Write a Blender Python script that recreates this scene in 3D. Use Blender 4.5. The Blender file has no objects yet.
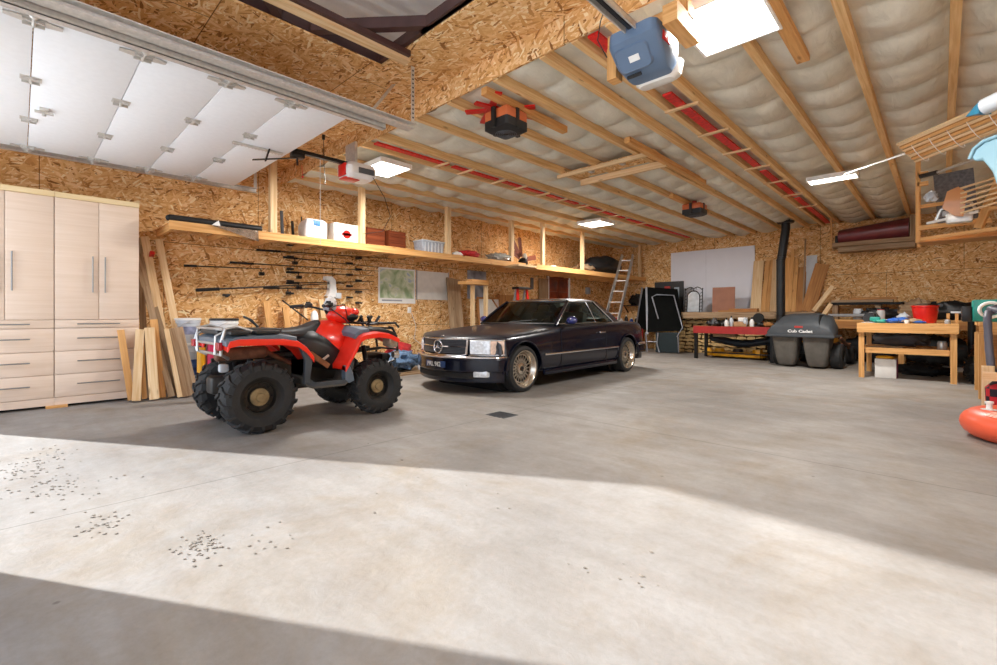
import bpy, bmesh, math, random
from mathutils import Vector, Matrix, Euler
R = math.radians
PI = math.pi
rnd = random.Random(7)
SC = bpy.context.scene
COL = SC.collection

# ---------------------------------------------------------------- mesh builder
class MB:
    """collects shapes; build() links them as one mesh object"""
    def __init__(s):
        s.v = []; s.f = []; s.uv = []; s.mi = []; s.m = 0
    def add(s, verts, faces, uvs=None, M=None):
        b = len(s.v)
        for p in verts:
            p = Vector(p)
            s.v.append(M @ p if M is not None else p)
        for i, f in enumerate(faces):
            s.f.append([b + k for k in f]); s.mi.append(s.m)
            s.uv.append(uvs[i] if uvs else None)
        return s
    def box(s, x0, x1, y0, y1, z0, z1, M=None, bev=0.0):
        if bev > 0:
            return s.rbox(x0, x1, y0, y1, z0, z1, bev, M)
        d = (x1 - x0, y1 - y0, z1 - z0)
        L = max(range(3), key=lambda i: d[i])
        vs = [(x, y, z) for z in (z0, z1) for y in (y0, y1) for x in (x0, x1)]
        fs = [(0, 2, 3, 1), (4, 5, 7, 6), (0, 1, 5, 4), (2, 6, 7, 3), (0, 4, 6, 2), (1, 3, 7, 5)]
        nax = [2, 2, 1, 1, 0, 0]
        off = rnd.random() * 7
        uvs = []
        for f, n in zip(fs, nax):
            ax = [a for a in range(3) if a != n]
            if ax[1] == L: ax = [ax[1], ax[0]]
            uvs.append([(vs[k][ax[0]] + off, vs[k][ax[1]] + off * .37) for k in f])
        return s.add(vs, fs, uvs, M)
    def rbox(s, x0, x1, y0, y1, z0, z1, b, M=None):
        bm = bmesh.new()
        bmesh.ops.create_cube(bm, size=1.0)
        for v in bm.verts:
            v.co = Vector(((x0 + x1) / 2 + v.co.x * (x1 - x0), (y0 + y1) / 2 + v.co.y * (y1 - y0), (z0 + z1) / 2 + v.co.z * (z1 - z0)))
        bmesh.ops.bevel(bm, geom=bm.edges[:], offset=b, segments=2, affect='EDGES', profile=.5)
        bm.verts.index_update()
        s.add([v.co.copy() for v in bm.verts], [[v.index for v in f.verts] for f in bm.faces], None, M)
        bm.free(); return s
    def beam(s, p0, p1, w, h, up=(0, 0, 1), bev=0):
        """board from p0 to p1: w across, h along up"""
        p0 = Vector(p0); p1 = Vector(p1); d = p1 - p0; L = d.length; d.normalize()
        u = Vector(up); sd = d.cross(u)
        if sd.length < 1e-4: sd = d.cross(Vector((0, 1, 0)))
        sd.normalize(); u = sd.cross(d)
        M = Matrix((( d.x, sd.x, u.x, p0.x), (d.y, sd.y, u.y, p0.y), (d.z, sd.z, u.z, p0.z), (0, 0, 0, 1)))
        return s.box(0, L, -w / 2, w / 2, -h / 2, h / 2, M, bev)
    def cyl(s, p0, p1, r0, r1=None, n=16, cap=True):
        r1 = r0 if r1 is None else r1
        return s.tube([p0, p1], [r0, r1], n, cap)
    def tube(s, pts, r, n=10, cap=True, closed=False):
        pts = [Vector(p) for p in pts]; N = len(pts)
        rs = r if isinstance(r, (list, tuple)) else [r] * N
        ref = None; rings = []
        for i, p in enumerate(pts):
            if closed: t = pts[(i + 1) % N] - pts[i - 1]
            else: t = pts[min(i + 1, N - 1)] - pts[max(i - 1, 0)]
            t.normalize()
            if ref is None:
                ref = t.cross(Vector((0, 0, 1)))
                if ref.length < .1: ref = t.cross(Vector((0, 1, 0)))
            ref = ref - t * ref.dot(t); ref.normalize()
            b = t.cross(ref)
            rings.append([p + (ref * math.cos(a) + b * math.sin(a)) * rs[i] for a in [2 * PI * k / n for k in range(n)]])
        vs = [v for ring in rings for v in ring]; fs = []
        for i in range(N if closed else N - 1):
            j = (i + 1) % N
            for k in range(n):
                fs.append((i * n + k, i * n + (k + 1) % n, j * n + (k + 1) % n, j * n + k))
        if cap and not closed:
            fs.append(tuple(range(n - 1, -1, -1))); fs.append(tuple((N - 1) * n + k for k in range(n)))
        return s.add(vs, fs)
    def lathe(s, prof, n=32, M=None, closed=False, cap=True):
        """profile (r, z) round local z"""
        vs = []; fs = []; N = len(prof)
        for (r, z) in prof:
            for k in range(n):
                a = 2 * PI * k / n
                vs.append((r * math.cos(a), r * math.sin(a), z))
        for i in range(N if closed else N - 1):
            j = (i + 1) % N
            for k in range(n):
                fs.append((i * n + k, i * n + (k + 1) % n, j * n + (k + 1) % n, j * n + k))
        if not closed and cap:
            if prof[0][0] > 1e-5: fs.append(tuple(range(n - 1, -1, -1)))
            if prof[-1][0] > 1e-5: fs.append(tuple((N - 1) * n + k for k in range(n)))
        return s.add(vs, fs, None, M)
    def sph(s, c, r, n=16, m=10, M=None):
        r = r if isinstance(r, (tuple, list)) else (r, r, r)
        prof = [(math.sin(PI * i / m), -math.cos(PI * i / m)) for i in range(m + 1)]
        vs = []; fs = []
        for (a, z) in prof:
            for k in range(n):
                t = 2 * PI * k / n
                vs.append((c[0] + r[0] * a * math.cos(t), c[1] + r[1] * a * math.sin(t), c[2] + r[2] * z))
        for i in range(m):
            for k in range(n):
                fs.append((i * n + k, i * n + (k + 1) % n, (i + 1) * n + (k + 1) % n, (i + 1) * n + k))
        return s.add(vs, fs, None, M)
    def prism(s, pts, axis, a0, a1, M=None):
        """polygon in the plane across axis, extruded from a0 to a1. pts are (u,v): x->(y,z) y->(x,z) z->(x,y)"""
        def P(u, v, a):
            return {'x': (a, u, v), 'y': (u, a, v), 'z': (u, v, a)}[axis]
        n = len(pts)
        vs = [P(u, v, a0) for u, v in pts] + [P(u, v, a1) for u, v in pts]
        fs = [tuple(range(n)), tuple(range(2 * n - 1, n - 1, -1))]
        uvs = [[(u, v) for u, v in pts], [(u, v) for u, v in reversed(pts)]]
        for i in range(n):
            j = (i + 1) % n
            fs.append((i, n + i, n + j, j))
            l = math.dist(pts[i], pts[j])
            uvs.append([(0, a0), (0, a1), (l, a1), (l, a0)])
        return s.add(vs, fs, uvs, M)
    def ribbon(s, path, axis, a0, a1, t, M=None):
        """thick strip: open 2-D path offset by t, extruded"""
        n = len(path); off = []
        for i in range(n):
            p = Vector(path[max(i - 1, 0)]); q = Vector(path[min(i + 1, n - 1)])
            d = (q - p).normalized(); off.append((path[i][0] - d.y * t, path[i][1] + d.x * t))
        b = []
        for i in range(n - 1):
            s.prism([path[i], path[i + 1], off[i + 1], off[i]], axis, a0, a1, M)
        return s
    def loft(s, secs, closed=True, cap=True, M=None):
        n = len(secs[0]); vs = [p for q in secs for p in q]; fs = []
        for i in range(len(secs) - 1):
            for k in range(n if closed else n - 1):
                fs.append((i * n + k, i * n + (k + 1) % n, (i + 1) * n + (k + 1) % n, (i + 1) * n + k))
        if cap and closed:
            fs.append(tuple(range(n - 1, -1, -1))); fs.append(tuple((len(secs) - 1) * n + k for k in range(n)))
        return s.add(vs, fs, None, M)
    def quad(s, a, b, c, d):
        return s.add([a, b, c, d], [(0, 1, 2, 3)], [[(0, 0), (1, 0), (1, 1), (0, 1)]])
    def build(s, name, mat, parent=None, loc=None, rot=None, smooth=True, bevel=0, sub=0, angle=35, merge=False):
        me = bpy.data.meshes.new(name)
        me.from_pydata([tuple(v) for v in s.v], [], s.f)
        uvl = me.uv_layers.new(name='UVMap')
        k = 0
        vv = s.v
        for i, f in enumerate(s.f):
            u = s.uv[i]
            if u is None:
                # planar by dominant axis
                a = vv[f[0]]; b = vv[f[1]]; c = vv[f[2]]
                nn = (b - a).cross(c - a)
                ax = max(range(3), key=lambda q: abs(nn[q]))
                o = [q for q in range(3) if q != ax]
                u = [(vv[q][o[0]], vv[q][o[1]]) for q in f]
            for q in u:
                uvl.data[k].uv = q; k += 1
        mats = mat if isinstance(mat, (list, tuple)) else [mat]
        for m_ in mats: me.materials.append(m_)
        for i, p in enumerate(me.polygons):
            p.material_index = s.mi[i]; p.use_smooth = smooth
        bm = bmesh.new(); bm.from_mesh(me)
        if merge: bmesh.ops.remove_doubles(bm, verts=bm.verts, dist=1e-5)
        bmesh.ops.recalc_face_normals(bm, faces=bm.faces)
        if smooth and not sub:
            for e in bm.edges:
                if len(e.link_faces) == 2 and e.calc_face_angle(0) > R(angle): e.smooth = False
        bm.to_mesh(me); bm.free()
        o = bpy.data.objects.new(name, me); COL.objects.link(o)
        if parent: o.parent = parent
        if loc is not None: o.location = loc
        if rot is not None: o.rotation_euler = rot
        if bevel:
            b = o.modifiers.new('b', 'BEVEL'); b.width = bevel; b.segments = 2; b.limit_method = 'ANGLE'; b.angle_limit = R(40)
        if sub:
            b = o.modifiers.new('s', 'SUBSURF'); b.levels = sub; b.render_levels = sub
        return o

def thing(name, label, cat, loc=(0, 0, 0), rot=0, group=None):
    o = bpy.data.objects.new(name, None); COL.objects.link(o)
    o.empty_display_size = .1
    o.location = loc
    o.rotation_euler = rot if isinstance(rot, (tuple, list, Euler)) else (0, 0, rot)
    return tag(o, label, cat, group)
def tag(o, label, cat, group=None, kind=None):
    o['label'] = label; o['category'] = cat
    if group: o['group'] = group
    if kind: o['kind'] = kind
    return o
def struct(o):
    o['kind'] = 'structure'; return o
def dup(root, loc, rot, label, group=None):
    c = root.copy(); COL.objects.link(c); c.location = loc
    if rot is not None: c.rotation_euler = rot if isinstance(rot, (tuple, list)) else (0, 0, rot)
    c['label'] = label
    if group: c['group'] = group
    def rec(a, b):
        for ch in list(a.children):
            d = ch.copy(); COL.objects.link(d); d.parent = b; rec(ch, d)
    rec(root, c); return c
def bake(o):
    """apply an object's modifiers"""
    dg = bpy.context.evaluated_depsgraph_get(); dg.update()
    me = bpy.data.meshes.new_from_object(o.evaluated_get(dg))
    o.modifiers.clear(); o.data = me
    return o
def cut(o, cutter_mb):
    c = cutter_mb.build('cutter', MAT_DUMMY, smooth=False)
    c.parent = o.parent
    bpy.context.view_layer.update()
    m = o.modifiers.new('c', 'BOOLEAN'); m.operation = 'DIFFERENCE'; m.solver = 'EXACT'; m.object = c
    bake(o); bpy.data.objects.remove(c)
    return o
def text(body, size, mat, parent, loc, rot, name='lettering', ext=.001, bold=0, align='CENTER', sx=1):
    cu = bpy.data.curves.new(name, 'FONT'); cu.body = body; cu.size = size; cu.extrude = ext; cu.offset = bold
    cu.align_x = align; cu.align_y = 'CENTER'; cu.resolution_u = 2
    t = bpy.data.objects.new(name + '_tmp', cu); COL.objects.link(t)
    bpy.context.view_layer.update()
    dg = bpy.context.evaluated_depsgraph_get()
    me = bpy.data.meshes.new_from_object(t.evaluated_get(dg))
    bpy.data.objects.remove(t)
    me.name = name; me.materials.clear(); me.materials.append(mat)
    o = bpy.data.objects.new(name, me); COL.objects.link(o)
    if parent: o.parent = parent
    o.location = loc; o.rotation_euler = rot; o.scale = (sx, 1, 1)
    return o

# ---------------------------------------------------------------- materials
def _nt(name):
    m = bpy.data.materials.new(name); m.use_nodes = True
    nt = m.node_tree; b = nt.nodes['Principled BSDF']
    return m, nt, b
def srgb(h):
    if isinstance(h, str):
        h = h.lstrip('#'); c = [int(h[i:i + 2], 16) / 255 for i in (0, 2, 4)]
    else: c = h
    return tuple((x / 12.92 if x <= .04045 else ((x + .055) / 1.055) ** 2.4) for x in c) + (1,)
def pm(name, col, rough=.5, metal=0, var=.12, scale=6, bump=0, bscale=60, spec=.5, coat=0, emit=0, alpha=1, trans=0, sss=0):
    """plain procedural material: base colour with noise variation"""
    m, nt, b = _nt(name); c = srgb(col)
    tc = nt.nodes.new('ShaderNodeTexCoord')
    n = nt.nodes.new('ShaderNodeTexNoise'); n.inputs['Scale'].default_value = scale; n.inputs['Detail'].default_value = 5
    nt.links.new(tc.outputs['Object'], n.inputs['Vector'])
    r = nt.nodes.new('ShaderNodeValToRGB')
    r.color_ramp.elements[0].position = .3; r.color_ramp.elements[1].position = .7
    r.color_ramp.elements[0].color = tuple(x * (1 - var) for x in c[:3]) + (1,)
    r.color_ramp.elements[1].color = tuple(min(1, x * (1 + var)) for x in c[:3]) + (1,)
    nt.links.new(n.outputs['Fac'], r.inputs['Fac']); nt.links.new(r.outputs['Color'], b.inputs['Base Color'])
    b.inputs['Roughness'].default_value = rough; b.inputs['Metallic'].default_value = metal
    b.inputs['Specular IOR Level'].default_value = spec
    b.inputs['Coat Weight'].default_value = coat
    b.inputs['Transmission Weight'].default_value = trans
    b.inputs['Alpha'].default_value = alpha
    if emit:
        b.inputs['Emission Color'].default_value = c; b.inputs['Emission Strength'].default_value = emit
    if bump:
        n2 = nt.nodes.new('ShaderNodeTexNoise'); n2.inputs['Scale'].default_value = bscale; n2.inputs['Detail'].default_value = 3
        nt.links.new(tc.outputs['Object'], n2.inputs['Vector'])
        bp = nt.nodes.new('ShaderNodeBump'); bp.inputs['Strength'].default_value = bump; bp.inputs['Distance'].default_value = .01
        nt.links.new(n2.outputs['Fac'], bp.inputs['Height']); nt.links.new(bp.outputs['Normal'], b.inputs['Normal'])
    return m
def wood(name, light, dark, rough=.6, gs=1.0, knots=True, contrast=.5):
    """sawn timber: grain runs along U"""
    m, nt, b = _nt(name); L = nt.links
    tc = nt.nodes.new('ShaderNodeTexCoord'); mp = nt.nodes.new('ShaderNodeMapping')
    mp.inputs['Scale'].default_value = (1.2 * gs, 26 * gs, 1)
    L.new(tc.outputs['UV'], mp.inputs['Vector'])
    oi = nt.nodes.new('ShaderNodeObjectInfo')
    ad = nt.nodes.new('ShaderNodeVectorMath'); ad.operation = 'ADD'
    mu = nt.nodes.new('ShaderNodeVectorMath'); mu.operation = 'SCALE'; mu.inputs['Scale'].default_value = 17
    cx = nt.nodes.new('ShaderNodeCombineXYZ')
    for k in 'XYZ': L.new(oi.outputs['Random'], cx.inputs[k])
    L.new(cx.outputs[0], mu.inputs[0]); L.new(mp.outputs[0], ad.inputs[0]); L.new(mu.outputs[0], ad.inputs[1])
    n = nt.nodes.new('ShaderNodeTexNoise'); n.inputs['Scale'].default_value = 1.6; n.inputs['Detail'].default_value = 6; n.inputs['Distortion'].default_value = .6
    L.new(ad.outputs[0], n.inputs['Vector'])
    r = nt.nodes.new('ShaderNodeValToRGB')
    r.color_ramp.elements[0].position = .5 - .28 * (1.2 - contrast); r.color_ramp.elements[1].position = .5 + .28 * (1.2 - contrast)
    r.color_ramp.elements[0].color = srgb(dark); r.color_ramp.elements[1].color = srgb(light)
    L.new(n.outputs['Fac'], r.inputs['Fac'])
    out = r.outputs['Color']
    if knots:
        v = nt.nodes.new('ShaderNodeTexVoronoi'); v.inputs['Scale'].default_value = 1.0
        mp2 = nt.nodes.new('ShaderNodeMapping'); mp2.inputs['Scale'].default_value = (2.2, 7, 1)
        L.new(tc.outputs['UV'], mp2.inputs['Vector']); L.new(mp2.outputs[0], v.inputs['Vector'])
        kr = nt.nodes.new('ShaderNodeValToRGB'); kr.color_ramp.elements[0].position = .04; kr.color_ramp.elements[1].position = .12
        kr.color_ramp.elements[0].color = (.35, .25, .18, 1); kr.color_ramp.elements[1].color = (1, 1, 1, 1)
        L.new(v.outputs['Distance'], kr.inputs['Fac'])
        mx = nt.nodes.new('ShaderNodeMix'); mx.data_type = 'RGBA'; mx.blend_type = 'MULTIPLY'; mx.inputs['Factor'].default_value = .7
        L.new(out, mx.inputs['A']); L.new(kr.outputs['Color'], mx.inputs['B']); out = mx.outputs['Result']
    L.new(out, b.inputs['Base Color']); b.inputs['Roughness'].default_value = rough
    b.inputs['Specular IOR Level'].default_value = .25
    return m
def osb(name, tone=1.0, seam=True, sc=1.15):
    m, nt, b = _nt(name); L = nt.links
    tc = nt.nodes.new('ShaderNodeTexCoord')
    dn = nt.nodes.new('ShaderNodeTexNoise'); dn.inputs['Scale'].default_value = 9; dn.inputs['Detail'].default_value = 2
    L.new(tc.outputs['UV'], dn.inputs['Vector'])
    dm = nt.nodes.new('ShaderNodeVectorMath'); dm.operation = 'MULTIPLY_ADD'; dm.inputs[1].default_value = (.03, .03, 0)
    L.new(dn.outputs['Color'], dm.inputs[0]); L.new(tc.outputs['UV'], dm.inputs[2])
    prev = None
    for i, (ang, sx, sy) in enumerate([(12, 9, 42), (68, 8, 38), (-47, 10, 46), (-12, 11, 52)]):
        mr = nt.nodes.new('ShaderNodeMapping'); mr.inputs['Rotation'].default_value = (0, 0, R(ang)); mr.inputs['Location'].default_value = (i * 3.3, i * 1.7, 0)
        ms = nt.nodes.new('ShaderNodeMapping'); ms.inputs['Scale'].default_value = (sx * sc, sy * sc, 1)
        L.new(dm.outputs[0], mr.inputs['Vector']); L.new(mr.outputs[0], ms.inputs['Vector'])
        v = nt.nodes.new('ShaderNodeTexVoronoi'); v.voronoi_dimensions = '2D'; v.inputs['Scale'].default_value = 1
        L.new(ms.outputs[0], v.inputs['Vector'])
        sp = nt.nodes.new('ShaderNodeSeparateColor'); L.new(v.outputs['Color'], sp.inputs[0])
        # edge darkening of the flake keeps it readable
        if prev is None: prev = (sp.outputs[0], sp.outputs[1])
        else:
            gt = nt.nodes.new('ShaderNodeMath'); gt.operation = 'GREATER_THAN'; L.new(sp.outputs[1], gt.inputs[0]); L.new(prev[1], gt.inputs[1])
            mx = nt.nodes.new('ShaderNodeMix'); L.new(gt.outputs[0], mx.inputs['Factor']); L.new(prev[0], mx.inputs['A']); L.new(sp.outputs[0], mx.inputs['B'])
            mp_ = nt.nodes.new('ShaderNodeMath'); mp_.operation = 'MAXIMUM'; L.new(sp.outputs[1], mp_.inputs[0]); L.new(prev[1], mp_.inputs[1])
            prev = (mx.outputs[0], mp_.outputs[0])
    r = nt.nodes.new('ShaderNodeValToRGB'); cr = r.color_ramp
    stops = [(0, '#80552c'), (.07, '#aa7946'), (.22, '#c9985d'), (.6, '#d8ae78'), (.85, '#e4c294'), (1, '#f0dab4')]
    cr.elements[0].position = 0; cr.elements[1].position = 1
    for i, (p, c) in enumerate(stops):
        e = cr.elements[0] if i == 0 else (cr.elements[-1] if i == len(stops) - 1 else cr.elements.new(p))
        c = srgb(c); e.color = tuple(min(1, x * tone) for x in c[:3]) + (1,)
    L.new(prev[0], r.inputs['Fac'])
    out = r.outputs['Color']
    big = nt.nodes.new('ShaderNodeTexNoise'); big.inputs['Scale'].default_value = 1.3; big.inputs['Detail'].default_value = 4
    L.new(tc.outputs['UV'], big.inputs['Vector'])
    br = nt.nodes.new('ShaderNodeValToRGB'); br.color_ramp.elements[0].position = .3; br.color_ramp.elements[1].position = .7
    br.color_ramp.elements[0].color = (.82, .78, .72, 1); br.color_ramp.elements[1].color = (1, 1, 1, 1)
    L.new(big.outputs['Fac'], br.inputs['Fac'])
    mx = nt.nodes.new('ShaderNodeMix'); mx.data_type = 'RGBA'; mx.blend_type = 'MULTIPLY'; mx.inputs['Factor'].default_value = 1
    L.new(out, mx.inputs['A']); L.new(br.outputs['Color'], mx.inputs['B']); out = mx.outputs['Result']
    if seam:
        bk = nt.nodes.new('ShaderNodeTexBrick'); bk.inputs['Scale'].default_value = 1; bk.offset = .5
        bk.inputs['Brick Width'].default_value = 2.44; bk.inputs['Row Height'].default_value = 1.22
        bk.inputs['Mortar Size'].default_value = .004; bk.inputs['Mortar Smooth'].default_value = 0; bk.inputs['Bias'].default_value = 0
        bk.inputs['Color1'].default_value = (1, 1, 1, 1); bk.inputs['Color2'].default_value = (.9, .88, .86, 1); bk.inputs['Mortar'].default_value = (.25, .2, .15, 1)
        L.new(tc.outputs['UV'], bk.inputs['Vector'])
        mx = nt.nodes.new('ShaderNodeMix'); mx.data_type = 'RGBA'; mx.blend_type = 'MULTIPLY'; mx.inputs['Factor'].default_value = 1
        L.new(out, mx.inputs['A']); L.new(bk.outputs['Color'], mx.inputs['B']); out = mx.outputs['Result']
    L.new(out, b.inputs['Base Color']); b.inputs['Roughness'].default_value = .75; b.inputs['Specular IOR Level'].default_value = .2
    bp = nt.nodes.new('ShaderNodeBump'); bp.inputs['Strength'].default_value = .25; bp.inputs['Distance'].default_value = .004
    L.new(prev[0], bp.inputs['Height']); L.new(bp.outputs['Normal'], b.inputs['Normal'])
    return m
def glassy(name, tint, gloss=.12, rough=.02, alpha=.5):
    m, nt, b = _nt(name); nt.nodes.remove(b); L = nt.links
    o = nt.nodes['Material Output']
    t = nt.nodes.new('ShaderNodeBsdfTransparent'); t.inputs[0].default_value = srgb(tint)
    g = nt.nodes.new('ShaderNodeBsdfGlossy'); g.inputs['Roughness'].default_value = rough
    fr = nt.nodes.new('ShaderNodeFresnel'); fr.inputs[0].default_value = 1.5
    mx = nt.nodes.new('ShaderNodeMixShader'); L.new(fr.outputs[0], mx.inputs[0]); L.new(t.outputs[0], mx.inputs[1]); L.new(g.outputs[0], mx.inputs[2])
    L.new(mx.outputs[0], o.inputs[0]); return m
MAT_DUMMY = bpy.data.materials.new('dummy')

def floor_mat():
    m, nt, b = _nt('concrete'); L = nt.links
    tc = nt.nodes.new('ShaderNodeTexCoord')
    def noise(s, d=6, dist=0, rough=.55):
        n = nt.nodes.new('ShaderNodeTexNoise'); n.inputs['Scale'].default_value = s; n.inputs['Detail'].default_value = d
        n.inputs['Distortion'].default_value = dist; n.inputs['Roughness'].default_value = rough
        L.new(tc.outputs['Object'], n.inputs['Vector']); return n
    def ramp(fac, a, ca, b_, cb):
        r = nt.nodes.new('ShaderNodeValToRGB'); r.color_ramp.elements[0].position = a; r.color_ramp.elements[1].position = b_
        r.color_ramp.elements[0].color = ca; r.color_ramp.elements[1].color = cb; L.new(fac, r.inputs['Fac']); return r.outputs['Color']
    def mul(a, c, f=1, mode='MULTIPLY'):
        mx = nt.nodes.new('ShaderNodeMix'); mx.data_type = 'RGBA'; mx.blend_type = mode; mx.inputs['Factor'].default_value = f
        L.new(a, mx.inputs['A']); L.new(c, mx.inputs['B']); return mx.outputs['Result']
    c = ramp(noise(.8, 8, .4).outputs['Fac'], .3, srgb('#87837f'), .7, srgb('#9e9a95'))
    c = mul(c, ramp(noise(2.2, 12, .3, .72).outputs['Fac'], .35, (.84, .82, .79, 1), .6, (1, 1, 1, 1)))
    c = mul(c, ramp(noise(.9, 9, .6, .7).outputs['Fac'], .50, (1, 1, 1, 1), .72, (.87, .77, .63, 1)))
    c = mul(c, ramp(noise(28, 6, 0, .7).outputs['Fac'], .25, (.88, .87, .86, 1), .6, (1, 1, 1, 1)))
    # long wiping streaks
    mp = nt.nodes.new('ShaderNodeMapping'); mp.inputs['Rotation'].default_value = (0, 0, R(35)); mp.inputs['Scale'].default_value = (1, 9, 1)
    L.new(tc.outputs['Object'], mp.inputs['Vector'])
    n = nt.nodes.new('ShaderNodeTexNoise'); n.inputs['Scale'].default_value = .9; n.inputs['Detail'].default_value = 7; L.new(mp.outputs[0], n.inputs['Vector'])
    c = mul(c, ramp(n.outputs['Fac'], .4, (.93, .91, .89, 1), .6, (1.0, 1.0, 1.0, 1)))
    # dark specks and gouges
    v = nt.nodes.new('ShaderNodeTexVoronoi'); v.inputs['Scale'].default_value = 2.6; L.new(tc.outputs['Object'], v.inputs['Vector'])
    c = mul(c, ramp(v.outputs['Distance'], .018, (.35, .3, .26, 1), .035, (1, 1, 1, 1)), .6)
    # two saw-cut joints
    sx = nt.nodes.new('ShaderNodeSeparateXYZ'); L.new(tc.outputs['Object'], sx.inputs[0])
    for ax, val in (('X', -3.3), ('Y', 3.9), ('X', 2.2)):
        d = nt.nodes.new('ShaderNodeMath'); d.operation = 'SUBTRACT'; L.new(sx.outputs[ax], d.inputs[0]); d.inputs[1].default_value = val
        a = nt.nodes.new('ShaderNodeMath'); a.operation = 'ABSOLUTE'; L.new(d.outputs[0], a.inputs[0])
        if (ax, val) == ('Y', 3.9): pass
        c = mul(c, ramp(a.outputs[0], .0025, (.35, .32, .3, 1), .006, (1, 1, 1, 1)), .75)
    L.new(c, b.inputs['Base Color'])
    rr = ramp(noise(2.5, 5, 1).outputs['Fac'], .3, (.5, .5, .5, 1), .7, (.75, .75, .75, 1)); L.new(rr, b.inputs['Roughness'])
    b.inputs['Specular IOR Level'].default_value = .4
    bp = nt.nodes.new('ShaderNodeBump'); bp.inputs['Strength'].default_value = .25; bp.inputs['Distance'].default_value = .01
    L.new(noise(14, 8, .5, .7).outputs['Fac'], bp.inputs['Height']); L.new(bp.outputs['Normal'], b.inputs['Normal'])
    return m
def poly_mat():
    """grey vapour-barrier film over fibre insulation"""
    m, nt, b = _nt('vapour_film'); L = nt.links
    tc = nt.nodes.new('ShaderNodeTexCoord')
    n = nt.nodes.new('ShaderNodeTexNoise'); n.inputs['Scale'].default_value = 2.2; n.inputs['Detail'].default_value = 6; n.inputs['Distortion'].default_value = 1
    L.new(tc.outputs['Object'], n.inputs['Vector'])
    r = nt.nodes.new('ShaderNodeValToRGB'); r.color_ramp.elements[0].position = .3; r.color_ramp.elements[1].position = .72
    r.color_ramp.elements[0].color = srgb('#c3bfae'); r.color_ramp.elements[1].color = srgb('#e3dfcf'); L.new(n.outputs['Fac'], r.inputs['Fac'])
    L.new(r.outputs['Color'], b.inputs['Base Color']); b.inputs['Roughness'].default_value = .3; b.inputs['Specular IOR Level'].default_value = .5
    mp = nt.nodes.new('ShaderNodeMapping'); mp.inputs['Rotation'].default_value = (0, 0, R(-35)); mp.inputs['Scale'].default_value = (2.6, .8, 1)
    L.new(tc.outputs['Object'], mp.inputs['Vector'])
    n2 = nt.nodes.new('ShaderNodeTexNoise'); n2.inputs['Scale'].default_value = 4.5; n2.inputs['Detail'].default_value = 4; n2.inputs['Distortion'].default_value = .7
    L.new(mp.outputs[0], n2.inputs['Vector'])
    bp = nt.nodes.new('ShaderNodeBump'); bp.inputs['Strength'].default_value = .5; bp.inputs['Distance'].default_value = .03
    L.new(n2.outputs['Fac'], bp.inputs['Height']); L.new(bp.outputs['Normal'], b.inputs['Normal'])
    return m

M = {}
M['osb'] = osb('osb', 1.22)
M['osb_loose'] = osb('osb_loose', 1.22, seam=False)
M['pine'] = wood('pine_timber', '#e2b073', '#c28b4e')
M['batten'] = wood('batten_timber', '#efcd98', '#d2a368')
M['pine_pale'] = wood('pale_pine_timber', '#e9cfa6', '#cfa877')
M['pine_grey'] = wood('weathered_timber', '#b39a7c', '#86694b')
M['pine_brown'] = wood('stained_timber', '#bd8850', '#96643a')
M['mahog'] = wood('dark_red_timber', '#8a4526', '#5c2914')
M['maple'] = wood('maple_laminate', '#e6d2c0', '#dac3ac', rough=.45, gs=.8, knots=False, contrast=.2)
M['maple_edge'] = wood('maple_edge', '#e8d3a8', '#d9be8c', rough=.5, knots=False, contrast=.2)
M['concrete'] = floor_mat()
M['film'] = poly_mat()
M['white_door'] = pm('white_steel_door', '#eceff2', .45, 0, .02, 20)
M['galv'] = pm('galvanised_steel', '#cbc9c4', .35, .45, .12, 30)
M['alu'] = pm('brushed_aluminium', '#c6c6c4', .35, .8, .08, 30)
M['chrome'] = pm('chrome', '#e8e8ea', .12, 1, .03, 10)
M['nickel'] = pm('brushed_nickel_handle', '#9a9a98', .35, .9, .05, 40)
M['black'] = pm('black_plastic', '#1a1a1b', .45, 0, .2, 12)
M['black_matte'] = pm('black_matte', '#161616', .8, 0, .3, 12)
M['black_metal'] = pm('black_steel', '#1d1c1c', .35, .4, .2, 15)
M['rubber'] = pm('tyre_rubber', '#242424', .7, 0, .25, 14, .3, 90)
M['white'] = pm('white_plastic', '#e9e9e6', .35, 0, .04, 12)
M['offwhite'] = pm('offwhite_card', '#dcdad4', .7, 0, .06, 9)
M['red'] = pm('red_plastic', '#c9201a', .3, 0, .08, 6)
M['redpaint'] = pm('red_paint', '#9c2320', .45, 0, .2, 8)
M['redtape'] = pm('red_strip', '#d0221c', .5, 0, .3, 30)
M['brownsteel'] = pm('brown_painted_steel', '#4b3230', .45, .2, .2, 6)
M['grey'] = pm('grey_plastic', '#55585c', .5, 0, .15, 8)
M['ltgrey'] = pm('light_grey_plastic', '#9a9da0', .5, 0, .1, 8)
M['blue'] = pm('blue_plastic', '#2356a8', .4, 0, .15, 8)
M['teal'] = pm('teal_plastic', '#1c8a7c', .4, 0, .15, 8)
M['yellow'] = pm('yellow_paint', '#d99a12', .4, 0, .15, 8)
M['orange'] = pm('orange_paint', '#d9541e', .4, 0, .1, 8)
M['rust'] = pm('rusty_steel', '#7a5440', .7, .3, .35, 16, .3, 60)
# ================================================================ SETTING
XL, XR, YB, YF = -7.75, 3.2, 13.4, -0.8
ZC = 3.38      # OSB soffit over the doors
ZB = 3.15      # underside of the ceiling battens

def sbox(name, mat, *a):
    o = MB().box(*a).build(name, mat, smooth=False); return struct(o)
sbox('floor', M['concrete'], XL, XR, YF, YB, -.2, 0)
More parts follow.
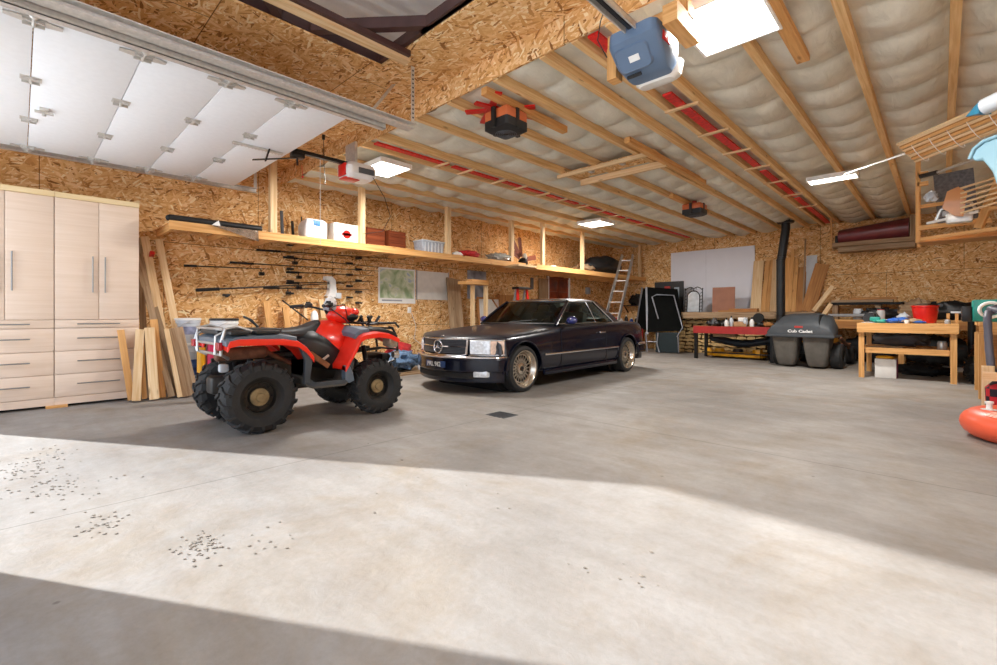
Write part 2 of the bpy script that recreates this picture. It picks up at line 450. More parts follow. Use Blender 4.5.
# wall UVs run horizontally; flip U so that panels lie long side across
sbox('wall_left', M['osb'], XL - .15, XL, YF - .15, YB + .15, 0, ZC + .3)
sbox('wall_back', M['osb'], XL, XR + .15, YB, YB + .15, 0, ZC + .3)
sbox('wall_right', M['osb'], XR, XR + .15, YF, YB, 0, ZC + .3)
# front wall: piers, headers, two doors; right opening added to let sky light in
D1 = (-7.30, -4.00); D2 = (-3.05, .30); HD = 2.74
fw = MB()
fw.box(XL, D1[0], YF - .15, YF, 0, ZC).box(D1[1], D2[0], YF - .15, YF, 0, ZC).box(D2[1], 1.2, YF - .15, YF, 0, ZC)  # tops kept below the roof so sky light enters the eave gap
fw.box(1.2, XR, YF - .15, YF, HD, ZC).box(D1[0], D1[1], YF - .15, YF, HD, ZC).box(D2[0], D2[1], YF - .15, YF, HD, ZC)
struct(fw.build('wall_front', M['osb'], smooth=False))

# OSB soffit over the door bays with the opening above the second door
OX0, OY1 = -3.80, 2.36
YE = 2.95
sf = MB()
sf.box(XL, OX0, YF, YE, ZC, ZC + .02).box(OX0, XR, OY1, YE, ZC, ZC + .02).box(.9, XR, YF, OY1, ZC, ZC + .02)
sf.box(XL, XR, YE - .0, YE + .02, ZB + .01, ZC + .02)
struct(sf.build('ceiling', M['osb'], smooth=False))
# roof sheets above the opening
mroof, nt, b = _nt('ribbed_roof_sheet')
tc = nt.nodes.new('ShaderNodeTexCoord'); wv = nt.nodes.new('ShaderNodeTexWave'); wv.inputs['Scale'].default_value = 1.6; wv.bands_direction = 'X'
nt.links.new(tc.outputs['Object'], wv.inputs['Vector'])
bp = nt.nodes.new('ShaderNodeBump'); bp.inputs['Strength'].default_value = .8; bp.inputs['Distance'].default_value = .05
nt.links.new(wv.outputs['Fac'], bp.inputs['Height']); nt.links.new(bp.outputs['Normal'], b.inputs['Normal'])
nz = nt.nodes.new('ShaderNodeTexNoise'); nz.inputs['Scale'].default_value = 1.5
rp = nt.nodes.new('ShaderNodeValToRGB'); rp.color_ramp.elements[0].color = srgb('#e2e7ec'); rp.color_ramp.elements[1].color = srgb('#f6f8fa')
nt.links.new(tc.outputs['Object'], nz.inputs['Vector']); nt.links.new(nz.outputs['Fac'], rp.inputs['Fac']); nt.links.new(rp.outputs['Color'], b.inputs['Base Color'])
b.inputs['Roughness'].default_value = .4
sbox('roof_sheet', mroof, XL, XR, YF - .4, YE + 1, 3.95, 3.98)
sbox('roof_deck', M['pine_grey'], XL, XR, YE + .03, YB, 3.5, 3.55)

# insulation film sagging between battens
BAT = [.66, .07, -.51, -1.10, -1.745, -2.045, -2.36, -2.90, -3.545, -4.10, -4.86, -5.24, -5.98, -6.62, -7.2]
edges = sorted([XR, 2.45, 1.85, 1.25] + BAT + [XL])
fb = MB(); vs = []; fs = []
xs = []
for a, c in zip(edges[:-1], edges[1:]):
    n = 8
    for i in range(n): xs.append((a + (c - a) * i / n, i / n, c - a))
xs.append((XR, 0, .5))
NY = 300
from mathutils import noise as mn
for j in range(NY + 1):
    y = YE + .02 + (YB - YE - .02) * j / NY
    for (x, u, w) in xs:
        ph = (y - 2.9 + .10 * math.sin(x * 2.1) + .12 * x * .3 + .06 * mn.noise(Vector((x * 1.5, y, 3)))) / .58
        s = abs(math.sin(PI * ph)) ** .42
        uu = math.sin(PI * u) ** 1.1 if 0 < u < 1 else 0
        k = mn.noise(Vector((x * 3.1, y * 2.3, 0)))
        sag = uu * (.01 + .105 * s * min(1, w / .5)) * (1 + .3 * k)
        if w < .45: sag *= .15
        for (ax, ay, r0) in ((-1.09, 3.45, .62), (-5.68, 3.58, .6), (-5.67, 9.08, .6), (-1.2, 8.55, .55), (-3.4, 5.88, .85)):
            dd = max(abs(x - ax), abs(y - ay)) / r0
            if dd < 1: sag *= max(0, (dd - .6) / .4)
        vs.append((x, y, ZB + .10 - sag + .008 * mn.noise(Vector((x * 9, y * 9, 1)))))
nx = len(xs)
for j in range(NY):
    for i in range(nx - 1):
        fs.append((j * nx + i, j * nx + i + 1, (j + 1) * nx + i + 1, (j + 1) * nx + i))
fb.add(vs, fs)
struct(fb.build('ceiling_insulation', M['film'], smooth=True, angle=80))

# battens
def batten(x, y0, y1, w=.065, z=ZB, h=.09):
    return struct(MB().box(x - w / 2, x + w / 2, y0, y1, z, z + h).build('trim_1', M['batten'], smooth=False))
for x in BAT:
    batten(x, YE + .021, YB - .01, .06 if x > -5 else .05)
for x in (1.25, 1.85, 2.45): batten(x, YE + .021, YB - .01)
# red cable strips in the two narrow bays
for (x, ys) in ((-1.90, [(3.0, 3.5), (4.3, 7.4), (7.6, 9.6), (9.8, 13.0)]), (-5.04, [(3.05, 4.2), (4.3, 5.2), (5.3, 6.4), (6.5, 7.4), (7.6, 9.2), (9.4, 12.8)])):
    for (a, c) in ys:
        o = MB().box(x - .045, x + .045, a, c, ZB + .0, ZB + .02).build('red_cable_strip', M['redtape'], smooth=False)
        struct(o)
for x, ys in ((-1.90, (4.65, 5.55, 6.4, 7.3, 8.3, 9.4, 10.6)), (-5.04, (4.1, 4.55, 5.25, 5.75, 6.35, 6.9, 7.6, 8.2, 8.8, 10.0))):
    for y in ys:
        struct(MB().box(x - .17, x + .17, y - .02, y + .02, ZB - .022, ZB - .001).build('trim_2', M['pine_pale'], smooth=False))
# attic hatch frame with its OSB lid
h = MB()
h.box(-4.2, -2.72, 5.64, 5.68, ZB - .05, ZB).box(-4.08, -2.70, 6.09, 6.13, ZB - .09, ZB)
h.box(-4.12, -4.08, 5.68, 6.09, ZB - .02, ZB + .1).box(-2.78, -2.74, 5.68, 6.09, ZB - .02, ZB + .1)
hf = struct(h.build('trim_3', M['pine_pale'], smooth=False))
hl = MB().box(-4.08, -2.78, 5.68, 6.09, ZB + .02, ZB + .03).build('hatch_panel', M['osb_loose'], hf, smooth=False)
for x in (-3.66, -3.16):
    MB().box(x - .03, x + .03, 5.70, 5.78, ZB - .05, ZB - .0).build('hatch_hinge', M['galv'], hf)

# outside: unseen pale apron added to bounce sunlight up to the ceiling
sbox('bounce_ground', pm('bounce_concrete', '#e6e6e4', .8, 0, .05, 2), -30, 30, -30, YF - .0, -.22, -.02)

# ================================================================ LIGHT
W = bpy.data.worlds.new('sky'); SC.world = W; W.use_nodes = True
bg = W.node_tree.nodes['Background']
skyt = W.node_tree.nodes.new('ShaderNodeTexSky')
skyt.sky_type = 'HOSEK_WILKIE'; skyt.turbidity = 3; skyt.sun_direction = (-.8, -.48, .36)
mixn = W.node_tree.nodes.new('ShaderNodeMix'); mixn.data_type = 'RGBA'; mixn.inputs['Factor'].default_value = .55
W.node_tree.links.new(skyt.outputs[0], mixn.inputs['A']); mixn.inputs['B'].default_value = (.82, .95, 1.16, 1)
W.node_tree.links.new(mixn.outputs['Result'], bg.inputs[0]); bg.inputs[1].default_value = 3.6
sun = bpy.data.lights.new('sun', 'SUN'); sun.energy = 14.5; sun.angle = R(.6); sun.color = (.965, .985, 1.0)
so = bpy.data.objects.new('sun', sun); COL.objects.link(so)
sd = Vector((.857, .515, -math.tan(R(21.2))))
so.rotation_euler = sd.to_track_quat('-Z', 'Y').to_euler()

# ceiling light panels
lightm = pm('lit_diffuser', '#fffaf0', .5, 0, 0, 1, emit=9)
framew = pm('white_light_frame', '#f2f2f0', .4)
def light_panel(cx, cy, w, l, z, label, power):
    t = thing('ceiling_light', label, 'light', (cx, cy, z), 0, 'lit ceiling light panels')
    f = MB(); e = .018
    f.box(-w / 2, w / 2, -l / 2, -l / 2 + e, -.03, .03).box(-w / 2, w / 2, l / 2 - e, l / 2, -.03, .03)
    f.box(-w / 2, -w / 2 + e, -l / 2 + e, l / 2 - e, -.03, .03).box(w / 2 - e, w / 2, -l / 2 + e, l / 2 - e, -.03, .03)
    f.box(-w / 2, w / 2, -l / 2, l / 2, .03, .035)
    f.build('light_frame', framew, t, smooth=False)
    MB().box(-w / 2 + e, w / 2 - e, -l / 2 + e, l / 2 - e, -.02, -.005).build('diffuser', lightm, t, smooth=False)
    L = bpy.data.lights.new('panel_lamp', 'AREA'); L.shape = 'RECTANGLE'; L.size = w - .06; L.size_y = l - .06; L.energy = power; L.color = (1, .97, .93)
    lo = bpy.data.objects.new('panel_lamp', L); COL.objects.link(lo); lo.location = (cx, cy, z - .04)
    return t
light_panel(-1.09, 3.45, .54, .66, ZB - .035, 'large bright square ceiling light beside the blue-grey door opener', 90)
light_panel(-5.68, 3.58, .62, .50, ZB - .035, 'square ceiling light above the white and red door opener', 110)
light_panel(-5.67, 9.08, .62, .62, ZB - .035, 'small square ceiling light far back above the parked car', 130)
light_panel(-1.20, 8.55, .62, .30, ZB - .035, 'long narrow ceiling light over the workbench end of the garage', 130)

# ================================================================ CAMERA
cd = bpy.data.cameras.new('camera'); cam = bpy.data.objects.new('camera', cd); COL.objects.link(cam)
cd.sensor_width = 36; cd.lens = 461 / 997 * 36; cd.shift_y = -18.5 / 997; cd.clip_start = .02
cam.location = (0, 0, 1.05); cam.rotation_euler = (R(90), 0, R(43.9)); SC.camera = cam
SC.view_settings.view_transform = 'Standard'; SC.view_settings.look = 'None'; SC.view_settings.exposure = 0; SC.view_settings.gamma = 1
SC.view_settings.use_curve_mapping = False
SC.cycles.use_denoising = True
SC.cycles.max_bounces = 10; SC.cycles.diffuse_bounces = 7; SC.cycles.glossy_bounces = 4; SC.cycles.transparent_max_bounces = 12
SC.cycles.sample_clamp_indirect = 8

# floor drain and dried mud left by tyres
t = thing('floor_drain', 'dark square drain grate set in the concrete in front of the coupe', 'drain', (-3.30, 3.48, 0))
MB().box(-.13, .13, -.11, .11, .0, .004).build('grate_frame', M['grey'], t, smooth=False)
for k in range(7): MB().box(-.12 + k * .036, -.103 + k * .036, -.10, .10, .004, .006).build('grate_bar', M['black_metal'], t, smooth=False)
rd = random.Random(11); dm = MB()
for (cx, cy, sp, n) in ((-4.81, .13, .16, 40), (-4.42, .0, .16, 60), (-3.84, .17, .18, 70), (-3.05, .28, .09, 40), (-2.42, .57, .08, 70), (-2.2, .8, .12, 12), (-.95, 1.65, .10, 10), (-1.9, 1.8, .3, 6), (-2.6, 1.6, .5, 8)):
    for k in range(n):
        x = cx + rd.gauss(0, sp); y = cy + rd.gauss(0, sp * .6); r = rd.uniform(.003, .010)
        dm.sph((x, y, .002), (r * rd.uniform(.8, 1.8), r, r * .22), 5, 3)
tag(dm.build('dried_mud', pm('dried_mud', '#7d756b', .9, 0, .3, 20)), 'scattered crumbs of dried mud on the sunlit concrete', 'mud', kind='stuff')
# ================================================================ OVERHEAD DOORS, TRACKS, OPENERS
def hinge_mesh():
    m = MB()
    m.box(-.045, .045, -.06, -.01, -.004, 0).box(-.045, .045, .01, .06, -.004, 0)
    m.box(-.035, -.027, -.05, .05, -.03, 0).box(.027, .035, -.05, .05, -.03, 0)
    m.cyl((-.05, 0, -.018), (.05, 0, -.018), .012, n=8)
    return m
def roller_mesh(s):
    m = hinge_mesh()
    m.prism([(-.02, -.13), (.02, -.13), (.045, -.02), (.045, .02), (.02, .13), (-.02, .13), (-.04, .03), (-.04, -.03)], 'z', -.012, -.004)
    m.cyl((-.05 * s, 0, -.02), (.13 * s, 0, -.02), .008, n=8)
    m.cyl((.10 * s, 0, -.02), (.13 * s, 0, -.02), .024, n=12)
    return m
d1 = bpy.data.objects.new('door_1', None); COL.objects.link(d1); d1.location = (-5.51, 0, 2.84); struct(d1)
DS = [-.46, .06, .594, 1.11, 1.60, 2.08]
for a, c in zip(DS[:-1], DS[1:]):
    MB().box(-1.61, 1.61, a + .003, c - .003, 0, .045, None, .002).build('door_section', M['white_door'], d1)
hm = hinge_mesh()
for y in DS[1:-1]:
    for x in (-.52, .52):
        hm.build('hinge', M['galv'], d1, (x, y, 0))
    for s in (-1, 1):
        roller_mesh(s).build('roller_bracket', M['galv'], d1, (1.53 * s, y, 0))
for s in (-1, 1): roller_mesh(s).build('roller_bracket', M['galv'], d1, (1.53 * s, DS[0] + .07, 0))
lk = MB(); lk.box(-.05, .05, -.03, .03, -.02, 0).box(-.012, .012, -.06, .06, -.04, -.02).cyl((0, 0, -.06), (0, 0, 0), .015, n=8)
lk.build('lock_handle', M['galv'], d1, (-.15, .15, 0))
st = MB().box(-.022, .022, .46, .0 + .9, -.012, 0)
ar = MB().box(-.022, .022, 1.53, 2.03, -.02, -.001)
for k in range(14): ar.box(-.026, .026, 1.55 + k * .034, 1.56 + k * .034, -.024, -.02)
ar.build('opener_reinforcement', M['galv'], d1, (.22, 0, 0))

def track(label, s, x, y1, zr):
    t = thing('door_track', label, 'door track', (x, 0, zr))
    c = MB()
    c.box(-.03, .03, YF, y1, .028, .034).box(-.03, .03, YF, y1, -.034, -.028)
    xo = .03 * s
    c.box(min(xo, xo - .005 * s), max(xo, xo - .005 * s), YF, y1, -.034, .034)
    c.build('roller_channel', M['galv'], t, smooth=False)
    return t
tr = track('long double steel door track hanging at the right side of the open white door', 1, -3.77, 2.37, 2.81)
m = MB(); m.box(.06, .066, YF, 2.60, .0, .09).box(.06, .16, YF, 2.60, .0, .006).box(.14, .2, YF, 2.60, .03, .036)
m.build('angle_rail', M['galv'], tr, smooth=False)
m = MB(); m.box(.19, .196, 2.54, 2.575, .03, .56)
m.build('hanger_strap', M['galv'], tr, smooth=False)
hb = MB().cyl((.197, 2.557, .08), (.1985, 2.557, .08), .009, n=8).build('strap_hole', M['black'], tr)
for k in range(1, 12):
    q = hb.copy(); COL.objects.link(q); q.location.z = k * .04
m = MB(); m.beam((.15, 2.16, .04), (-.19, 2.6, .54), .035, .006).build('diagonal_brace', M['galv'], tr, smooth=False)
tl = track('steel door track along the left wall beneath the open white door', -1, -7.26, 2.42, 2.86)
m = MB(); m.box(-.006, .0, 2.38, 2.42, .03, .30).beam((0, 2.40, .30), (0, 2.62, .52), .03, .006).build('hanger_bracket', M['galv'], tl, smooth=False)

# brown steel framed opening over the second door, with the timber hung under it
fr = MB()
def fb2(a, b_, w=.07, h=.09): fr.beam((a[0], a[1], 3.45), (b_[0], b_[1], 3.45), w, h)
fb2((-3.83, YF), (-3.83, 2.40)); fb2((-3.87, 2.36), (1.0, 2.36)); fb2((-3.80, 1.70), (-3.05, 2.34)); fb2((-3.80, 1.42), (-3.2, .9)); fb2((-3.2, .9), (-3.8, .3))
fb2((-3.15, 2.33), (-2.0, 2.33), .05)
struct(fr.build('trim_4', M['brownsteel'], smooth=False))
struct(MB().box(-3.51, -3.42, YF, 2.42, 3.30, 3.38).build('trim_5', M['pine_pale'], smooth=False))
struct(MB().box(-3.42, -3.385, YF, 2.40, 3.33, 3.38).build('trim_6', M['brownsteel'], smooth=False))

def arc(c, r, a0, a1, n, f): return [f(c[0] + r * math.cos(R(a0 + (a1 - a0) * i / n)), c[1] + r * math.sin(R(a0 + (a1 - a0) * i / n))) for i in range(n + 1)]
def rrect(x0, x1, y0, y1, r, n=5):
    p = []
    for cx, cy, a in ((x1 - r, y1 - r, 0), (x0 + r, y1 - r, 90), (x0 + r, y0 + r, 180), (x1 - r, y0 + r, 270)):
        for i in range(n + 1):
            t = R(a + 90 * i / n); p.append((cx + r * math.cos(t), cy + r * math.sin(t)))
    return p
# --- blue grey opener over the second bay
M['opener_blue'] = pm('slate_blue_plastic', '#5f7590', .3, 0, .05, 5)
M['opener_dark'] = pm('dark_slate_plastic', '#3f4a56', .35, 0, .05, 5)
M['lens'] = pm('frosted_lens', '#e6e4de', .3, 0, .03, 5)
t = thing('garage_door_opener', 'blue-grey garage door opener with white light lens, beside the large ceiling light', 'door opener', (-1.43, 2.70, 2.68))
def ring(x0, x1, y0, y1, z, r): return [(x, y, z) for x, y in rrect(x0, x1, y0, y1, r)]
m = MB().loft([ring(-.14, .14, .20, .33, -.015, .04), ring(-.165, .165, .10, .35, .03, .05), ring(-.175, .175, .0, .36, .13, .05), ring(-.165, .165, -.01, .36, .20, .05)])
m.build('housing', M['opener_blue'], t)
# slanted face carries the raised panel and labels
SL = Matrix.Translation((-.015, .085, .046)) @ Matrix.Rotation(R(-44), 4, 'X')
MB().loft([ring(-.115, .10, -.075, .075, -.012, .035), ring(-.125, .11, -.085, .085, .004, .04)], M=SL).build('belly_panel', M['opener_blue'], t)
MB().box(-.035, .035, -.02, .02, -.016, -.011, SL).build('rating_label', M['white'], t, smooth=False)
MB().box(-.10, .0, .088, .108, -.010, .004, Matrix.Translation((0, .02, .0)) @ SL).build('warning_label', M['black'], t, smooth=False)
m = MB().loft([ring(-.12, .12, .335, .42, -.03, .04), ring(-.155, .155, .33, .46, .0, .06), ring(-.17, .17, .33, .47, .09, .06)])
m.build('light_lens', M['lens'], t)
m = MB().box(.170, .180, .08, .18, .09, .145, None, .004).build('badge', M['red'], t)
text('LIFT', .03, M['white'], m, (.1805, .13, .118), (R(90), 0, R(90)), 'badge_lettering', .0005, .0005)
rl = MB(); rl.box(-.04, -.03, -3.3, .06, .17, .21).box(.03, .04, -3.3, .06, .17, .21).box(-.04, .04, -3.3, .06, .205, .21)
rl.build('rail', M['galv'], t, smooth=False)
MB().box(-.012, .012, -3.3, .05, .182, .19).build('belt', M['black'], t, smooth=False)
w1 = MB(); w1.box(-.26, .30, .16, .25, .22, .31); w1.box(.21, .30, .0, .35, .12, .235).box(.22, .29, .15, .24, .235, .47).box(-.26, -.19, .15, .24, .0, .22)
w1.build('timber_mount', M['pine'], t, smooth=False)
m = MB().tube([(-.2, .05, .1), (-.23, -.02, .2), (-.22, 0, .33), (-.26, .1, .45)], .004, 6).build('power_cord', M['black'], t)

# --- white and red opener of the open white door
t = thing('garage_door_opener', 'white garage door opener with red front panel, at the end of a black rail', 'door opener', (-5.28, 2.74, 2.72))
m = MB().loft([ring(-.12, .12, .03, .34, .0, .05), ring(-.165, .165, 0, .38, .04, .06), ring(-.17, .17, -.0, .38, .13, .05), ring(-.14, .14, .03, .36, .18, .05)])
m.build('housing', M['white'], t)
MB().box(-.10, .08, -.012, .01, .02, .17, None, .01).build('red_panel', M['red'], t)
MB().box(-.10, .06, .0, .20, -.012, .01, None, .01).build('red_panel', M['red'], t)
MB().box(.165, .178, .12, .33, .05, .12, None, .004).build('dark_panel', M['grey'], t)
rl = MB().box(-.025, .025, -3.5, .05, .16, .20); rl.build('rail', M['black_metal'], t, smooth=False)
rl = MB().box(-.05, .05, -.62, -.48, .10, .16, None, .01).cyl((.0, -.55, .02), (0, -.55, .12), .012, n=8); rl.build('trolley', M['black_metal'], t)
ah = MB(); ah.beam((0, -.56, .10), (.0, -1.02, -.03), .03, .012).beam((.02, -.86, .12), (.02, -.90, -.02), .03, .012); ah.build('lift_arm', M['black_metal'], t, smooth=False)
MB().tube([(0, -.50, .03), (0.0, -.49, -.08)], .003, 6).sph((0, -.49, -.10), .014, 8, 6).build('release_cord', M['red'], t)
MB().box(-.12, .12, .1, .13, .18, .44).build('ceiling_strap', M['galv'], t, smooth=False)
tag(MB().tube([(-5.75, 2.72, 3.36), (-5.74, 2.72, 3.0), (-5.72, 2.73, 2.72)], .004, 6).cyl((-5.75, 2.72, 3.30), (-5.75, 2.72, 3.36), .02, n=8).build('thin_cord', M['black']), 'thin black cord dangling from the board ceiling left of the white and red opener', 'cord')
tag(MB().tube([(-5.02, 3.0, 2.72), (-5.0, 3.15, 2.5), (-5.1, 3.3, 2.3), (-5.6, 3.5, 2.2), (-6.3, 3.6, 2.26)], .004, 6).build('power_cable', M['black']), 'thin cable drooping from the white and red opener towards the shelf', 'cable')

# --- boxy orange units hung from the ceiling
M['hot'] = pm('dull_orange_paint', '#c8683a', .4, 0, .1, 8)
def heater(label, loc, s=1.0):
    t = thing('ceiling_heater', label, 'heater', loc, 0, 'boxy orange ceiling units')
    hx = .15 * s; hy = .15 * s
    m = MB().box(-hx, hx, -hy, hy, .10, .21, None, .012); m.build('housing', M['hot'], t)
    m = MB().loft([ring(-hx * .75, hx * .75, -hy * .75, hy * .75, 0, .03), ring(-hx - .008, hx + .008, -hy - .008, hy + .008, .03, .03), ring(-hx - .008, hx + .008, -hy - .008, hy + .008, .11, .03)]); m.build('lower_guard', M['black'], t)
    g = MB()
    for k in range(5): g.lathe([((.03 + .018 * k) * s, -.004), ((.035 + .018 * k) * s, -.004), ((.035 + .018 * k) * s, .004), ((.03 + .018 * k) * s, .004)], 20, None, True)
    g.build('grille', M['grey'], t)
    for k in range(4):
        a = k * PI / 2
        MB().box(hx - .02, hx + .012, -.02, .02, .02, .215, Matrix.Rotation(a, 4, 'Z') @ Matrix.Translation((.03 * s * (k % 2), 0, 0))).build('corner_clip', M['black'], t, smooth=False)
    MB().box(-.03, .03, -.03, .03, .20, .30).build('mount', M['redpaint'], t, smooth=False)
    return t
heater('orange and black ceiling unit on red straps, the nearer of the two', (-3.13, 3.36, 2.84))
h2 = heater('small orange-brown ceiling unit far back, the farther of the two', (-3.30, 8.66, 2.86), 1.1)
s = MB(); s.beam((-3.6, 3.5, 3.13), (-3.0, 3.12, 3.13), .07, .02).beam((-3.55, 3.2, 3.135), (-2.95, 3.6, 3.135), .07, .02).beam((-3.3, 3.1, 3.12), (-3.1, 3.8, 3.12), .06, .02)
tag(s.build('red_strap', M['red'], smooth=False), 'crossed red mounting strips above the nearer orange ceiling unit', 'strap')
struct(MB().box(-3.09, -3.02, 2.98, 4.25, 3.08, 3.15).build('trim_7', M['pine'], smooth=False))
struct(MB().box(-2.73, -2.66, 5.0, 7.45, 3.08, 3.15).build('trim_8', M['pine'], smooth=False))
struct(MB().box(-3.45, -3.38, 7.9, 9.6, 3.08, 3.15).build('trim_9', M['pine'], smooth=False))
struct(MB().box(-.86, -.77, YE + .1, 4.43, 3.10, 3.15).build('trim_10', M['pine'], smooth=False))

tag(MB().tube([(-5.2, 2.42, 2.84), (-5.2, 2.42, 2.2), (-5.19, 2.42, 1.86)], .0035, 6).build('pull_rope', M['offwhite']), 'thin pale pull rope hanging before the white bag on the shelf', 'rope')
# ================================================================ CABINETS
def cabinet(label, y0, y1, x0=XL + .02, x1=-7.15):
    w = y1 - y0; zb = .07; zt = 2.36
    t = thing('tall_cabinet', label, 'cabinet', ((x0 + x1) / 2, (y0 + y1) / 2, .03), 0, 'tall maple cabinets')
    cx = (x0 + x1) / 2; hx = (x1 - x0) / 2
    def L(a): return a - .03
    c = MB(); c.box(-hx, hx - .022, -w / 2 + .001, w / 2 - .001, L(.03), L(zt)); c.build('carcass', M['maple'], t, smooth=False)
    MB().box(-hx, hx + .012, -w / 2, w / 2, L(zt), L(zt + .06)).build('top_trim', M['maple_edge'], t, smooth=False)
    f0, f1 = hx - .02, hx
    zd = .985
    hw = w / 2
    for s in (-1, 1):
        ys = sorted((s * .0025, s * (hw - .003)))
        d = MB().box(f0, f1, ys[0], ys[1], L(zd + .004), L(zt - .002), None, .0015).build('door', M['maple'], t)
        hyy = s * .055
        h = MB().cyl((f1 + .03, hyy, L(1.30)), (f1 + .03, hyy, L(1.72)), .007, n=10).cyl((f1, hyy, L(1.34)), (f1 + .03, hyy, L(1.34)), .005, n=8).cyl((f1, hyy, L(1.68)), (f1 + .03, hyy, L(1.68)), .005, n=8)
        h.build('handle', M['nickel'], d)
    zs = [.985, .885, .585, .33, .035][::1]
    zs = [.985, .89, .63, .37, .115]
    for a, c2 in zip(zs[:-1], zs[1:]):
        d = MB().box(f0, f1, -hw + .003, hw - .003, L(c2 + .003), L(a - .003), None, .0015).build('drawer', M['maple'], t)
        zc = L((a + c2) / 2 + (.015 if a - c2 > .15 else .0)); hh = .19
        h = MB().cyl((f1 + .03, -hh, zc), (f1 + .03, hh, zc), .007, n=10)
        for q in (-.15, .15): h.cyl((f1, q, zc), (f1 + .03, q, zc), .005, n=8)
        h.build('handle', M['nickel'], d)
    MB().box(f0 - .01, f1 - .002, -hw, hw, L(.03), L(.112)).build('kickboard', M['maple'], t, smooth=False)
    return t
cabinet('tall pale maple cabinet nearest the leaning lumber, two doors over four drawers', .270, 1.026)
cabinet('tall pale maple cabinet cut by the left edge of the photo', -.49, .268)
for i, (y, lb) in enumerate(((.30, 'small wood block under the joint of the two tall cabinets'),)):
    tag(MB().box(-7.22, -7.12, y - .10, y + .08, 0, .029).build('wood_block', M['pine'], smooth=False), lb, 'block')
struct(MB().box(XL + .02, -7.25, -.45, 1.0, 0, .0295).build('trim_11', M['black_matte'], smooth=False))

# ================================================================ LEANING LUMBER BY THE CABINET
def plank(name, label, base, top, w, th, mat, face=(1, .0, 0), cat='board', group=None):
    """board leaning from base to top; its wide side faces `face`"""
    p0 = Vector(base); p1 = Vector(top); L = (p1 - p0).length
    x = (p1 - p0).normalized(); z = Vector(face); z = (z - x * z.dot(x)).normalized(); y = z.cross(x)
    # origin at foot
    o = MB().box(0, L, -w / 2, w / 2, -th / 2, th / 2).build(name, mat, smooth=False, bevel=.002)
    o.matrix_world = Matrix(((x.x, y.x, z.x, p0.x), (x.y, y.y, z.y, p0.y), (x.z, y.z, z.z, p0.z), (0, 0, 0, 1)))
    return tag(o, label, cat, group)
G = 'lumber leaning beside the cabinet'
LB = [
 ('long dark thin board leaning right against the cabinet side', (-7.12, 1.10, .01), (-7.70, 1.10, 2.06), .07, .02, 'pine_grey'),
 ('long board with a red mark near its top, behind the short offcuts', (-7.00, 1.36, .02), (-7.68, 1.16, 2.08), .09, .038, 'pine_pale'),
 ('long pale board reaching highest beside the shelf end', (-7.02, 1.52, .02), (-7.66, 1.31, 2.06), .085, .038, 'pine_pale'),
 ('long narrow board between the taller pale boards, leaning left', (-6.98, 1.40, .02), (-7.62, 1.07, 1.84), .11, .03, 'pine_grey'),
 ('short narrow offcut, leftmost of the short pieces', (-6.99, .93, .02), (-7.09, .84, .86), .07, .04, 'pine'),
 ('short pale offcut crossing in front of the leftmost one', (-6.88, .96, .02), (-7.06, 1.02, .86), .085, .038, 'pine_pale'),
 ('thin yellowish offcut wedged behind the short pale ones', (-6.97, 1.05, .02), (-7.13, 1.04, .84), .05, .03, 'pine'),
 ('short pale square offcut with a clean end, centre of the pile', (-6.85, 1.13, .02), (-7.04, 1.11, .88), .10, .038, 'pine_pale'),
 ('medium board standing behind the centre offcut', (-6.93, 1.22, .02), (-7.2, 1.18, .98), .08, .03, 'pine'),
 ('weathered dark board at the foot of the pile', (-6.90, 1.31, .02), (-7.4, 1.13, 1.4), .07, .04, 'pine_grey'),
 ('pale two-by-four at the right front of the pile', (-6.80, 1.38, .02), (-7.02, 1.28, .86), .05, .04, 'pine_pale'),
 ('wide stamped board at the right end of the pile', (-6.84, 1.50, .02), (-7.08, 1.38, .87), .17, .038, 'pine_grey'),
]
for k, (lb, a, b_, w, th, mt) in enumerate(LB):
    plank('lumber_board', lb, a, b_, w, th, M[mt], (1, -.15, .3), 'lumber', G)
tag(MB().box(-.055, .055, -.0, .05, -.022, .022).build('red_tape_band', M['red'], smooth=False), 'red tape band near the top of a long leaning board', 'tape').matrix_world = Matrix.Translation((-7.55, 1.19, 1.84)) @ Euler((0, R(-20), 0)).to_matrix().to_4x4()

# ================================================================ BUCKETS AND CANS BEHIND THE QUAD
def bucket(label, loc, mat, lid=None, band=None, r=.15, h=.36, handle=True):
    t = thing('bucket', label, 'bucket', loc, 0)
    m = MB().lathe([(r * .86, 0), (r * .87, .01), (r * .97, h * .82), (r * 1.02, h * .83), (r * 1.02, h * .87), (r, h * .88), (r, h * .95), (r * 1.04, h * .96), (r * 1.04, h), (r * .98, h), (r * .95, h * .9), (r * .84, .02), (0, .02)], 28)
    m.build('shell', mat, t)
    if lid: MB().lathe([(r * 1.05, h - .02), (r * 1.06, h + .005), (r * .95, h + .012), (0, h + .008)], 28).build('lid', lid, t)
    if band: MB().lathe([(r * .915, h * .35), (r * .955, h * .68), (r * .95, h * .68), (r * .91, h * .35)], 28, None, True).build('printed_label', band, t)
    if handle:
        MB().tube([(-r * 1.03, 0, h * .9)] + [(-r * 1.05 * math.cos(R(a)), -.02 - r * 1.05 * math.sin(R(a)), h * .9 - r * .7 * math.sin(R(a))) for a in range(15, 180, 15)] + [(r * 1.03, 0, h * .9)], .004, 6).build('bail_handle', M['galv'], t)
    return t
M['milky'] = pm('milky_plastic', '#c9d0d6', .35, 0, .06, 8)
M['bluelabel'] = pm('blue_label', '#3c5f9c', .5, 0, .5, 14)
bucket('milky white bucket with blue label, lower of the two stacked beside the lumber', (-7.35, 1.57, .0), M['milky'], M['white'], M['bluelabel'], .16, .65)
bucket('pale grey bucket stacked on top of the blue-labelled one', (-7.35, 1.57, .665), M['milky'], M['white'], pm('faded_label', '#8d93ad', .5, 0, .4, 14), .155, .32)
